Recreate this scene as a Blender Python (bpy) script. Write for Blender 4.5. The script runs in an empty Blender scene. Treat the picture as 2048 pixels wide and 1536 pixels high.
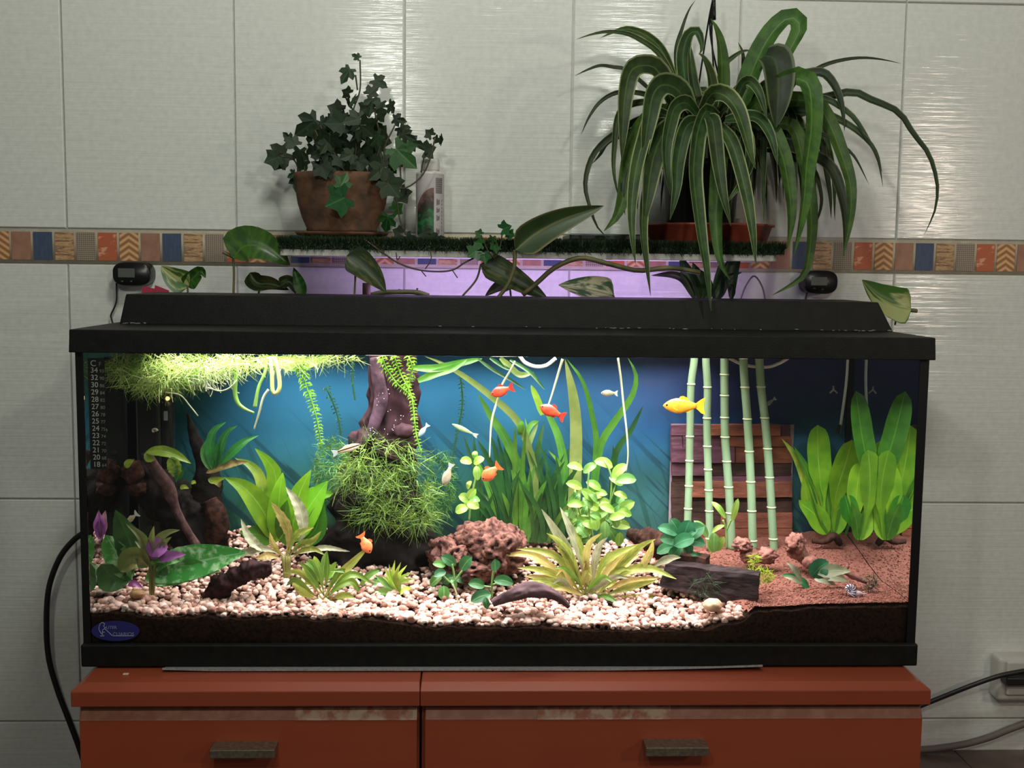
import bpy, bmesh, math, random
from math import sin, cos, pi, sqrt
from mathutils import Vector, Matrix, noise
random.seed(7)
S = bpy.context.scene
COL = S.collection
# ------------------------------------------------------------------ camera, world, lights, exposure
F, W0, H0 = 2200.0, 2048, 1536
CAM = Vector((-0.0424, -1.2845, 0.4733))
YAW, PITCH, ROLL = 0.0367, -0.1033, 0.0119
fwd = Vector((sin(YAW)*cos(PITCH), cos(YAW)*cos(PITCH), sin(PITCH)))
r0 = Vector((cos(YAW), -sin(YAW), 0)); u0 = r0.cross(fwd)
RIGHT = r0*cos(ROLL) + u0*sin(ROLL); UP = u0*cos(ROLL) - r0*sin(ROLL)
cd = bpy.data.cameras.new('camera'); cam = bpy.data.objects.new('camera', cd); COL.objects.link(cam)
cam.matrix_world = Matrix(((RIGHT.x, UP.x, -fwd.x, CAM.x), (RIGHT.y, UP.y, -fwd.y, CAM.y), (RIGHT.z, UP.z, -fwd.z, CAM.z), (0, 0, 0, 1)))
cd.sensor_fit = 'HORIZONTAL'; cd.sensor_width = 36; cd.lens = 36*F/W0; cd.clip_start = 0.01
S.camera = cam
wd = bpy.data.worlds.new('room'); S.world = wd; wd.use_nodes = True
wd.node_tree.nodes['Background'].inputs[0].default_value = (0.80, 0.80, 0.78, 1)
wd.node_tree.nodes['Background'].inputs[1].default_value = 0.085
S.view_settings.view_transform = 'Standard'; S.view_settings.look = 'None'
S.view_settings.gamma = 1.0; S.view_settings.exposure = 0.0; S.view_settings.use_curve_mapping = False
def light(name, kind, loc, energy, col, size=.1, size_y=None, target=None, spread=None):
    l = bpy.data.lights.new(name, kind); l.energy = energy; l.color = col
    if kind == 'AREA':
        l.size = size
        if size_y: l.shape = 'RECTANGLE'; l.size_y = size_y
        if spread: l.spread = spread
    else: l.shadow_soft_size = size
    o = bpy.data.objects.new(name, l); o.location = loc; COL.objects.link(o)
    if target is not None:
        o.rotation_euler = (Vector(target)-Vector(loc)).to_track_quat('-Z', 'Y').to_euler()
    return o
light('low_room_lamp', 'POINT', (-0.30, -1.20, .98), 11, (0.95, 1.0, 0.86), .035)  # three unseen room lamps set low, placed by their glints on the tiles
light('low_room_lamp', 'POINT', (0.40, -1.20, .97), 10, (0.97, 1.0, 0.88), .035)
light('low_room_lamp', 'POINT', (1.30, -1.15, .66), 10, (1.0, 0.80, 0.66), .035)
light('ceiling_light', 'POINT', (.0, -.50, 1.48), 23, (.98, 1.0, .91), .12)
# ------------------------------------------------------------------ helpers
def P(px, py, Y):
    "the point at depth Y behind the front pane that the photograph shows at (px, py)"
    d = fwd*F + RIGHT*(px-1024) - UP*(py-768)
    return CAM + d*((Y-CAM.y)/d.y)
def M(px, Y): return px*(Y-CAM.y)/F           # a length in photo pixels at depth Y, in metres
BASE = {}
TANK = False      # inside the aquarium nothing may cross its panes
def tag(o, label=None, cat=None, group=None, kind=None):
    for k, v in (('label', label), ('category', cat), ('group', group), ('kind', kind)):
        if v: o[k] = v
    return o
def thing(name, label, cat, loc, group=None):
    o = bpy.data.objects.new(name, None); o.empty_display_size = .02; COL.objects.link(o)
    o.location = Vector(loc); BASE[o.name] = Vector(loc)
    return tag(o, label, cat, group)
class MB:
    def __init__(s): s.v = []; s.f = []; s.uv = []; s.mi = []
    def add(s, vs, fs, uvs=None, m=0):
        b = len(s.v); s.v += [Vector(x) for x in vs]
        for f in fs:
            s.f.append([b+i for i in f]); s.mi.append(m)
            s.uv += [uvs[i] if uvs else (0.5, 0.5) for i in f]
        return s
    def mesh(s, name, mats, off, smooth=True):
        me = bpy.data.meshes.new(name)
        me.from_pydata([v-off for v in s.v], [], s.f); me.update()
        uvl = me.uv_layers.new(name='UVMap')
        uvl.data.foreach_set('uv', [c for u in s.uv for c in u])
        for m in (mats if isinstance(mats, (list, tuple)) else [mats]): me.materials.append(m)
        me.polygons.foreach_set('material_index', s.mi)
        me.polygons.foreach_set('use_smooth', [smooth]*len(me.polygons))
        return me
    def build(s, name, mats, parent=None, loc=None, smooth=True, label=None, kind=None):
        if TANK: s.v = [Vector((min(.4931, max(-.4931, v.x)), min(.2435, max(.0066, v.y)), max(.0105, v.z))) if v.z < .385 else v for v in s.v]
        if parent is not None: off = BASE[parent.name]
        else:
            if loc is None:
                xs = [v.x for v in s.v]; ys = [v.y for v in s.v]
                loc = ((min(xs)+max(xs))/2, (min(ys)+max(ys))/2, min(v.z for v in s.v))
            off = Vector(loc)
        o = bpy.data.objects.new(name, s.mesh(name, mats, off, smooth)); COL.objects.link(o)
        if parent is not None: o.parent = parent; BASE[o.name] = off
        else: o.location = off; BASE[o.name] = off
        if label: o['label'] = label
        if kind: o['kind'] = kind
        return o
def bevel(o, w, seg=2):
    m = o.modifiers.new('bevel', 'BEVEL'); m.width = w; m.segments = seg; m.limit_method = 'ANGLE'; m.angle_limit = .6
    return o
def box(mb, a, b, m=0):
    (x0, y0, z0), (x1, y1, z1) = a, b
    return hexa(mb, [(x0, y0, z0), (x1, y0, z0), (x1, y1, z0), (x0, y1, z0), (x0, y0, z1), (x1, y0, z1), (x1, y1, z1), (x0, y1, z1)], m)
def hexa(mb, p, m=0):
    mb.add(p, [(0, 3, 2, 1), (4, 5, 6, 7), (0, 1, 5, 4), (1, 2, 6, 5), (2, 3, 7, 6), (3, 0, 4, 7)], None, m); return mb
def spline(pts, n):
    pts = [Vector(p) for p in pts]
    if len(pts) == 2: return [pts[0].lerp(pts[1], i/(n-1)) for i in range(n)]
    q = [pts[0]*2-pts[1]] + pts + [pts[-1]*2-pts[-2]]
    ln = [0]
    for i in range(1, len(pts)): ln.append(ln[-1]+max((pts[i]-pts[i-1]).length, 1e-6))
    out = []
    for i in range(n):
        s = ln[-1]*i/(n-1); k = 0
        while k < len(pts)-2 and s > ln[k+1]: k += 1
        t = min(max((s-ln[k])/(ln[k+1]-ln[k]), 0), 1)
        a, b, c, d = q[k:k+4]
        out.append(.5*((2*b)+(c-a)*t+(2*a-5*b+4*c-d)*t*t+(3*b-a-3*c+d)*t**3))
    return out
PROF = {
 'lance': lambda v: sin(pi*min(v**.75, 1))**.8,
 'strap': lambda v: min(1, .55+v*3)*(1-v**3.0)**.9,
 'grass': lambda v: min(1, .6+v*2)*(1-v**5)**.8,
 'heart': lambda v: min(1, (max(v-.0, 0)*7)**.6)*(1-v**2.1)**.85,
 'paddle': lambda v: .16+.84*max(0, min(1, (v-.22)/.35))**1.3 if v < .72 else max(0, (1-((v-.72)/.28)**2.4))**.44,
 'oval': lambda v: sin(pi*v)**.55,
 'crypt': lambda v: (.13+.87*max(0, min(1, (v-.16)/.38)))*(1-v**2.6)**.8,
}
def ribbon(mb, cl, w, prof='lance', face=(0, -1, .35), fold=.18, seg=12, across=4, ruf=0, rufn=5, twist=0, m=0, serr=0):
    pf = PROF[prof]; pts = spline(cl, seg+1); face = Vector(face).normalized(); vs = []; uv = []; prevN = None
    ph = random.random()*6
    for i, p in enumerate(pts):
        T = (pts[min(i+1, seg)]-pts[max(i-1, 0)]).normalized()
        N = face if prevN is None else (prevN*.5+face*.5)
        N = N - T*N.dot(T)
        if N.length < .05: N = (prevN or Vector((0, -.2, 1))) - T*((prevN or Vector((0, -.2, 1))).dot(T))
        N.normalize(); prevN = N.copy()
        v = i/seg
        if twist: N = Matrix.Rotation(twist*v, 3, T) @ N
        side = T.cross(N).normalized()
        hw = max(w*.5*pf(v), w*.012)
        if serr and i % 2: hw *= 1-serr
        for j in range(across+1):
            u = j/across; s = 2*u-1
            off = side*(s*hw) + N*(abs(s)**1.3*hw*fold*2 + (ruf*hw*sin(rufn*2*pi*v+ph+s*1.5)*abs(s) if ruf else 0))
            vs.append(p+off); uv.append((u, v))
    fs = []
    for i in range(seg):
        for j in range(across):
            a = i*(across+1)+j; fs.append((a, a+1, a+across+2, a+across+1))
    mb.add(vs, fs, uv, m); return mb
def tube(mb, path, radii, sides=8, n=None, flat=1.0, amp=0, freq=30, ridge=0, caps=True, m=0, ref=(0, 1, 0)):
    n = n or max(6, len(path)*4)
    pts = spline(path, n); R = radii if isinstance(radii, (list, tuple)) else [radii]
    ref = Vector(ref); vs = []; uv = []; seed = random.random()*50
    for i, p in enumerate(pts):
        T = (pts[min(i+1, n-1)]-pts[max(i-1, 0)]).normalized()
        s = T.cross(ref)
        if s.length < .05: s = T.cross(Vector((1, 0, .3)))
        s.normalize(); d = s.cross(T).normalized()
        t = i/(n-1)*(len(R)-1); k = min(int(t), len(R)-2) if len(R) > 1 else 0
        r = R[0] if len(R) == 1 else R[k]+(R[k+1]-R[k])*(t-k)
        for j in range(sides):
            a = 2*pi*j/sides; c = s*cos(a)+d*sin(a)*flat; q = p+c*r; rr = r
            if amp: rr *= 1+amp*noise.noise(Vector((q.x*freq+seed, q.y*freq, q.z*freq)))+amp*.6*noise.noise(q*freq*2.7)+amp*(.4-1.2*abs(noise.noise(Vector((q.x*freq*5, q.y*freq*5, q.z*freq*2.2)))))
            if ridge: rr *= 1+ridge*noise.noise(Vector((cos(a)*2.2+seed, sin(a)*2.2, i*.07)))
            vs.append(p+c*rr); uv.append((j/sides, i/(n-1)))
    fs = [(i*sides+j, i*sides+(j+1) % sides, (i+1)*sides+(j+1) % sides, (i+1)*sides+j) for i in range(n-1) for j in range(sides)]
    if caps: fs += [tuple(range(sides))[::-1], tuple(range((n-1)*sides, n*sides))]
    mb.add(vs, fs, uv, m); return mb
def lathe(mb, prof, c, sides=32, sx=1, sy=1, m=0):
    vs = []; n = len(prof); uv = []
    for i, (r, z) in enumerate(prof):
        for j in range(sides):
            a = 2*pi*j/sides; vs.append((c[0]+r*sx*cos(a), c[1]+r*sy*sin(a), c[2]+z)); uv.append((j/sides, i/(n-1)))
    fs = [(i*sides+j, i*sides+(j+1) % sides, (i+1)*sides+(j+1) % sides, (i+1)*sides+j) for i in range(n-1) for j in range(sides)]
    if prof[0][0] > 1e-5: fs.append(tuple(range(sides))[::-1])
    if prof[-1][0] > 1e-5: fs.append(tuple(range((n-1)*sides, n*sides)))
    mb.add(vs, fs, uv, m); return mb
def ico(sub=2):
    bm = bmesh.new(); bmesh.ops.create_icosphere(bm, subdivisions=sub, radius=1)
    r = [v.co.copy() for v in bm.verts], [[v.index for v in f.verts] for f in bm.faces]; bm.free(); return r
ICO = {k: ico(k) for k in (1, 2, 3, 4, 5)}
def rock(mb, c, r, sub=3, amp=.25, freq=2.0, rough=0, flat_to=None, m=0, rot=0, pits=0):
    vs = []; sd = Vector((random.random()*40, random.random()*40, 0)); R = Matrix.Rotation(rot, 3, 'Y')
    for v in ICO[sub][0]:
        k = 1+amp*noise.noise(v*freq+sd)+amp*.5*noise.noise(v*freq*2.3+sd)
        if rough: k += rough*(.30-abs(noise.noise(v*freq*1.9+sd))-.45*abs(noise.noise(v*freq*4.6+sd)))
        if pits:
            q = noise.noise(v*freq*4.2-sd)
            if q > .18: k -= pits*(q-.18)*2
        p = R @ Vector((v.x*r[0]*k, v.y*r[1]*k, v.z*r[2]*k)); vs.append(Vector(c)+p)
    mb.add(vs, ICO[sub][1], None, m); return mb
# ------------------------------------------------------------------ materials
def lin(c):
    return tuple(((x/255)/12.92 if x/255 <= .04045 else ((x/255+.055)/1.055)**2.4) for x in c)
def nodes(name):
    m = bpy.data.materials.new(name); m.use_nodes = True; t = m.node_tree; t.nodes.clear()
    out = t.nodes.new('ShaderNodeOutputMaterial'); return m, t, out
def nd(t, kind, **kw):
    n = t.nodes.new(kind)
    for k, v in kw.items():
        if k.startswith('i_'): n.inputs[k[2:].replace('_', ' ')].default_value = v
        else: setattr(n, k, v)
    return n
def mixc(t, fac, a, b):
    n = t.nodes.new('ShaderNodeMix'); n.data_type = 'RGBA'
    for i, v in ((0, fac), (6, a), (7, b)):
        if hasattr(v, 'is_output'): t.links.new(v, n.inputs[i])
        else: n.inputs[i].default_value = (*v, 1) if isinstance(v, tuple) else v
    return n.outputs[2]
def math_(t, op, a, b=0.0, c=None, clamp=False):
    n = t.nodes.new('ShaderNodeMath'); n.operation = op; n.use_clamp = clamp
    for i, v in enumerate((a, b) if c is None else (a, b, c)):
        if hasattr(v, 'is_output'): t.links.new(v, n.inputs[i])
        else: n.inputs[i].default_value = v
    return n.outputs[0]
def ramp(t, fac, stops):
    n = t.nodes.new('ShaderNodeValToRGB'); e = n.color_ramp.elements
    while len(e) < len(stops): e.new(.5)
    for k, (p, c) in zip(e, stops): k.position = p; k.color = (*c, 1)
    t.links.new(fac, n.inputs[0]); return n.outputs[0]
def texc(t, scale=(1, 1, 1), kind='Object'):
    c = t.nodes.new('ShaderNodeTexCoord'); mp = t.nodes.new('ShaderNodeMapping'); mp.inputs['Scale'].default_value = scale
    t.links.new(c.outputs[kind], mp.inputs[0]); return mp.outputs[0]
def noi(t, co, scale, det=3, rough=.55):
    n = nd(t, 'ShaderNodeTexNoise', i_Scale=scale, i_Detail=det, i_Roughness=rough); t.links.new(co, n.inputs['Vector']); return n.outputs[0]
def contrast(t, v, lo, hi):
    n = nd(t, 'ShaderNodeMapRange'); n.inputs[1].default_value = lo; n.inputs[2].default_value = hi
    t.links.new(v, n.inputs[0]); return n.outputs[0]
def rgb(c): return lin(c) if max(c) > 1.5 else tuple(c)
def mat(name, c1, c2=None, scale=40, rough=.5, metal=0, bump=0, bscale=None, stretch=(1, 1, 1), lo=.35, hi=.65, island=0, spec=.5, emit=None, trans=0, det=4, coat=0):
    m, t, out = nodes(name); b = nd(t, 'ShaderNodeBsdfPrincipled', i_Roughness=rough, i_Metallic=metal)
    b.inputs['Specular IOR Level'].default_value = spec
    if coat: b.inputs['Coat Weight'].default_value = coat
    c1 = rgb(c1); co = texc(t, stretch); col = None
    if c2 is not None:
        col = mixc(t, contrast(t, noi(t, co, scale, det), lo, hi), c1, rgb(c2))
    if island:
        g = t.nodes.new('ShaderNodeNewGeometry'); h = nd(t, 'ShaderNodeHueSaturation')
        if col is None: h.inputs['Color'].default_value = (*c1, 1)
        else: t.links.new(col, h.inputs['Color'])
        t.links.new(math_(t, 'MULTIPLY_ADD', g.outputs['Random Per Island'], 2*island, 1-island), h.inputs['Value']); col = h.outputs[0]
    if col is None: b.inputs['Base Color'].default_value = (*c1, 1)
    else: t.links.new(col, b.inputs['Base Color'])
    if bump:
        bp = nd(t, 'ShaderNodeBump', i_Strength=bump, i_Distance=.002); t.links.new(noi(t, co, bscale or scale*2, 5), bp.inputs['Height']); t.links.new(bp.outputs[0], b.inputs['Normal'])
    if emit: b.inputs['Emission Color'].default_value = (*rgb(emit[0]), 1); b.inputs['Emission Strength'].default_value = emit[1]
    sh = b.outputs[0]
    if trans:
        tr = t.nodes.new('ShaderNodeBsdfTranslucent'); mx = nd(t, 'ShaderNodeMixShader'); mx.inputs[0].default_value = trans
        if col is None: tr.inputs[0].default_value = (*c1, 1)
        else: t.links.new(col, tr.inputs[0])
        t.links.new(sh, mx.inputs[1]); t.links.new(tr.outputs[0], mx.inputs[2]); sh = mx.outputs[0]
    t.links.new(sh, out.inputs[0]); return m
def leafmat(name, c1, c2, mid=None, midw=.04, margin=None, mpos=.36, scale=25, rough=.4, trans=.3, var=.18, hue=.015, lo=.4, hi=.6, veins=0, stretch=(1, 1, 1), uvn=None):
    m, t, out = nodes(name); b = nd(t, 'ShaderNodeBsdfPrincipled', i_Roughness=rough)
    uvc = t.nodes.new('ShaderNodeTexCoord'); sp = t.nodes.new('ShaderNodeSeparateXYZ'); t.links.new(uvc.outputs['UV'], sp.inputs[0])
    d = math_(t, 'ABSOLUTE', math_(t, 'SUBTRACT', sp.outputs[0], .5))
    if uvn:
        mp = nd(t, 'ShaderNodeMapping'); mp.inputs['Scale'].default_value = uvn; t.links.new(uvc.outputs['UV'], mp.inputs[0])
        oi0 = t.nodes.new('ShaderNodeObjectInfo'); cb = nd(t, 'ShaderNodeCombineXYZ'); t.links.new(math_(t, 'MULTIPLY', oi0.outputs['Random'], 40), cb.inputs[0]); t.links.new(cb.outputs[0], mp.inputs['Location'])
        co = mp.outputs[0]; scale = 1
    else: co = texc(t, stretch)
    col = mixc(t, contrast(t, noi(t, co, scale), lo, hi), rgb(c1), rgb(c2))
    if veins:
        wv = math_(t, 'SINE', math_(t, 'ADD', math_(t, 'MULTIPLY', sp.outputs[1], veins*6.28), math_(t, 'MULTIPLY', d, -16)))
        col = mixc(t, math_(t, 'MULTIPLY', contrast(t, wv, .55, 1), .35), col, rgb(mid or c2))
    if margin: col = mixc(t, contrast(t, d, mpos, mpos+.05), col, rgb(margin))
    if mid: col = mixc(t, contrast(t, d, midw, midw*.4), col, rgb(mid))
    oi = t.nodes.new('ShaderNodeObjectInfo'); h = nd(t, 'ShaderNodeHueSaturation'); t.links.new(col, h.inputs['Color'])
    t.links.new(math_(t, 'MULTIPLY_ADD', oi.outputs['Random'], 2*var, 1-var), h.inputs['Value'])
    t.links.new(math_(t, 'MULTIPLY_ADD', math_(t, 'FRACT', math_(t, 'MULTIPLY', oi.outputs['Random'], 7.3)), 2*hue, .5-hue), h.inputs['Hue'])
    t.links.new(h.outputs[0], b.inputs['Base Color'])
    tr = t.nodes.new('ShaderNodeBsdfTranslucent'); t.links.new(h.outputs[0], tr.inputs[0])
    mx = nd(t, 'ShaderNodeMixShader'); mx.inputs[0].default_value = trans
    t.links.new(b.outputs[0], mx.inputs[1]); t.links.new(tr.outputs[0], mx.inputs[2]); t.links.new(mx.outputs[0], out.inputs[0]); return m
def glassmat(name, tint=(.96, .985, .97), ior=1.45, gl=(1, 1, 1), rough=0.0):
    m, t, out = nodes(name); tr = t.nodes.new('ShaderNodeBsdfTransparent'); tr.inputs[0].default_value = (*tint, 1)
    g = nd(t, 'ShaderNodeBsdfGlossy', i_Roughness=rough); g.inputs[0].default_value = (*gl, 1)
    fr = nd(t, 'ShaderNodeFresnel', i_IOR=ior); mx = t.nodes.new('ShaderNodeMixShader')
    t.links.new(fr.outputs[0], mx.inputs[0]); t.links.new(tr.outputs[0], mx.inputs[1]); t.links.new(g.outputs[0], mx.inputs[2]); t.links.new(mx.outputs[0], out.inputs[0]); return m
# ------------------------------------------------------------------ ground of the tank
def zfront(x):
    k = [(-.5, .060), (-.19, .057), (-.05, .046), (.1, .043), (.22, .043), (.30, .052), (.5, .056)]
    for (a, za), (b, zb) in zip(k, k[1:]):
        if x <= b: return za+(zb-za)*max(0, (x-a)/(b-a))
    return k[-1][1]
def sandmask(x, y): return min(1, max(0, (x-(.300-.5*y))/.016+.5))
def zs(x, y):
    g = zfront(x)+.0045*noise.noise(Vector((x*16, 0, 5)))+.0025*noise.noise(Vector((x*55, 0, 8)))+.2*y+.004*noise.noise(Vector((x*12, y*12, 3)))
    s = .070+.03*max(0, x-.32)+.02*y+.004*noise.noise(Vector((x*14, y*14, 9)))+.012*max(0, 1-abs(y-.16)/.06)*max(0, 1-abs(x-.33)/.07)
    k = sandmask(x, y); return g*(1-k)+max(s, g)*k
def G(px, py):
    lo, hi = .004, .243
    for i in range(40):
        Y = lo+(hi-lo)*i/39; p = P(px, py, Y)
        if p.z <= zs(p.x, Y): return p
    return P(px, py, .235)
# ------------------------------------------------------------------ the wall
def tilemat():
    m, t, out = nodes('glazed_white_tile'); b = nd(t, 'ShaderNodeBsdfPrincipled', i_Roughness=.15)
    co = texc(t); n = noi(t, co, 110, 5)
    t.links.new(mixc(t, contrast(t, n, .3, .7), (.70, .71, .66), (.79, .80, .75)), b.inputs['Base Color'])
    w = noi(t, texc(t, (5, 5, 190)), 1.0, 3, .6); w2 = noi(t, texc(t, (300, 300, 300)), 1.0, 2)
    bp = nd(t, 'ShaderNodeBump', i_Strength=.32, i_Distance=.0022)
    t.links.new(math_(t, 'ADD', w, math_(t, 'MULTIPLY', w2, .05)), bp.inputs['Height']); t.links.new(bp.outputs[0], b.inputs['Normal'])
    t.links.new(b.outputs[0], out.inputs[0]); return m
TILE = tilemat()
GROUT = mat('grout', (.56, .55, .52), (.48, .47, .44), 200, .9)
X0, PT, L0, L1, H1, H2 = -.6506, .2518, .4791, .5227, .1152, -.2391
ZF = -.370; ZSTEP = -.2915
wall = box(MB(), (-1.45, .4035, ZF-.02), (1.6, .43, 1.30)).build('wall_back', GROUT, kind='structure')
rows = [(L1+.004, L1+.004+.3543), (L1+.3583, L1+.3583+.3543), (H1, L0-.004), (H2, H1), (H2-.3543, H2)]
for za, zb in rows:
    me = None
    for k in range(-3, 9):
        if me is None:
            mb = MB(); g = .0013
            x0, x1, z0, z1 = g, PT-g, g, zb-za-g; e = .0012; y = .4
            vs = [(x0, .406, z0), (x1, .406, z0), (x1, .406, z1), (x0, .406, z1), (x0, y+e, z0), (x1, y+e, z0), (x1, y+e, z1), (x0, y+e, z1),
                  (x0+e, y, z0+e), (x1-e, y, z0+e), (x1-e, y, z1-e), (x0+e, y, z1-e)]
            fs = [(8, 9, 10, 11)]+[(4+i, 4+(i+1) % 4, 8+(i+1) % 4, 8+i) for i in range(4)]+[(i, (i+1) % 4, 4+(i+1) % 4, 4+i) for i in range(4)]
            mb.add(vs, fs); me = mb.mesh('tile', TILE, Vector((0, 0, 0)), False)
        if X0+(k+1)*PT > 1.55: continue
        o = bpy.data.objects.new('tile', me); COL.objects.link(o); o.parent = wall
        o.location = Vector((X0+k*PT, 0, za)) - BASE[wall.name]
# decorative border of small printed pieces
def piecemat(kind):
    m, t, out = nodes('border_'+kind); b = nd(t, 'ShaderNodeBsdfPrincipled', i_Roughness=.55); co = texc(t)
    if kind == 'navy': col = mixc(t, noi(t, texc(t, (300, 1, 60)), 1, 4), lin((46, 60, 90)), lin((84, 98, 124)))
    if kind == 'strata': col = ramp(t, noi(t, texc(t, (22, 22, 190)), 1, 4, .6), [(.32, lin((88, 64, 48))), (.42, lin((150, 112, 80))), (.5, lin((206, 168, 124))), (.58, lin((126, 92, 66))), (.7, lin((196, 164, 130)))])
    if kind == 'grid':
        w1 = nd(t, 'ShaderNodeTexWave', i_Scale=105.0, bands_direction='X'); w2 = nd(t, 'ShaderNodeTexWave', i_Scale=105.0, bands_direction='Z')
        t.links.new(co, w1.inputs[0]); t.links.new(co, w2.inputs[0])
        col = mixc(t, math_(t, 'MULTIPLY', w1.outputs[1], w2.outputs[1]), lin((122, 108, 92)), lin((196, 178, 160)))
    if kind == 'terracotta': col = mixc(t, contrast(t, noi(t, texc(t, (60, 1, 150)), 1, 3), .56, .64), lin((186, 98, 64)), lin((222, 160, 122)))
    if kind == 'wave':
        w1 = nd(t, 'ShaderNodeTexWave', i_Scale=32.0, i_Distortion=2.2, bands_direction='Z'); w1.inputs['Detail Scale'].default_value = 260.0
        sx = t.nodes.new('ShaderNodeSeparateXYZ'); t.links.new(co, sx.inputs[0]); cb = t.nodes.new('ShaderNodeCombineXYZ')
        t.links.new(math_(t, 'SUBTRACT', sx.outputs[2], math_(t, 'MULTIPLY', math_(t, 'ABSOLUTE', sx.outputs[0]), -.7)), cb.inputs[2]); t.links.new(cb.outputs[0], w1.inputs[0])
        col = ramp(t, w1.outputs[1], [(.15, lin((158, 106, 70))), (.5, lin((190, 136, 88))), (.85, lin((222, 178, 126)))])
    if kind == 'brown': col = mixc(t, noi(t, texc(t, (70, 1, 50)), 1, 4), lin((128, 86, 68)), lin((190, 142, 118)))
    t.links.new(col, b.inputs['Base Color']); t.links.new(b.outputs[0], out.inputs[0]); return m
PM = [piecemat(k) for k in ('navy', 'strata', 'grid', 'terracotta', 'wave', 'brown')]
trim = box(MB(), (-1.4, .4010, L0-.0035), (1.55, .406, L1+.0035)).build('trim_1', mat('border_cream', (206, 196, 172), (190, 180, 160), 60, .5), kind='structure')
pm = []
for i in range(6):
    mb = box(MB(), (-.0137, .3992, L0+.001), (.0137, .4055, L1-.001)); pm.append(mb.mesh('mosaic_piece', PM[i], Vector((0, .4, (L0+L1)/2)), False))
for k in range(-20, 26+40):
    x = -.7+.0137+k*.031905
    if not -1.38 < x < 1.52: continue
    o = bpy.data.objects.new('mosaic_piece', pm[k % 6]); COL.objects.link(o); o.parent = trim; o.location = Vector((x, .4, (L0+L1)/2)) - BASE[trim.name]
# floor of brown tiles
FL = mat('floor_tile_glaze', (104, 84, 76), (84, 68, 62), 30, .35)
floor = box(MB(), (-1.45, -1.6, ZF-.03), (1.6, .404, ZF-.0025)).build('floor', mat('floor_joint', (46, 38, 34), None, rough=.9), kind='structure')
fme = box(MB(), (.0012, .0012, -.01), (.3288, .3288, 0)).mesh('tile', FL, Vector((0, 0, 0)), False)
for ix in range(9):
    for iy in range(6):
        o = bpy.data.objects.new('tile', fme); COL.objects.link(o); o.parent = floor
        o.location = Vector((.742-.33*6+.33*ix, .40-.33*(iy+1), ZF)) - BASE[floor.name]
# low tiled step at the foot of the wall, right of the cabinets
sx0 = .585
step = box(MB(), (sx0, .02, ZF), (1.55, .4030, ZSTEP-.0025)).build('tiled_step', mat('step_body', (84, 70, 64), None, rough=.8), smooth=False)
tag(step, 'low brown tiled step at the foot of the wall beside the right cabinet', 'step')
sm = box(MB(), (.0012, .0012, -.004), (.2888, .1888, 0)).mesh('tile', FL, Vector((0, 0, 0)), False)
for ix in range(3):
    for iy in range(2):
        o = bpy.data.objects.new('tile', sm); COL.objects.link(o); o.parent = step
        o.location = Vector((.742-.155+.29*ix if ix else .742-.155, .022+.19*iy, ZSTEP)) - BASE[step.name]
        if ix == 0: o.scale = (.155/.29, 1, 1)
        else: o.location.x = .742+.29*(ix-1)-BASE[step.name].x
# ------------------------------------------------------------------ the two cabinets
def woodmat(name, a, b, rough=.38):
    m, t, out = nodes(name); p = nd(t, 'ShaderNodeBsdfPrincipled', i_Roughness=rough)
    g = noi(t, texc(t, (3, 3, 60)), 1, 5, .6); g2 = noi(t, texc(t, (9, 9, 9)), 1, 2)
    t.links.new(mixc(t, math_(t, 'MULTIPLY_ADD', g2, .5, math_(t, 'MULTIPLY', g, .5)), rgb(a), rgb(b)), p.inputs['Base Color'])
    t.links.new(p.outputs[0], out.inputs[0]); return m
WOOD = woodmat('reddish_cherry_veneer', (134, 58, 36), (158, 74, 46))
WOODT = woodmat('reddish_cherry_top', (128, 58, 38), (150, 70, 46), .33)
WORN = mat('peeling_veneer', (168, 140, 116), (140, 80, 56), 70, .6, lo=.42, hi=.6)
WORN2 = mat('worn_lit_veneer', (132, 74, 52), (150, 100, 78), 60, .5, lo=.4, hi=.7)  # worn bevel, with the light on its upward face put into the colour
STEEL = mat('brushed_metal', (150, 140, 122), (120, 112, 98), 200, .38, metal=.8)
DARK = mat('dark_gap', (30, 12, 8), None, rough=.9)
XJ = P(840, 1395, -.062).x
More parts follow.
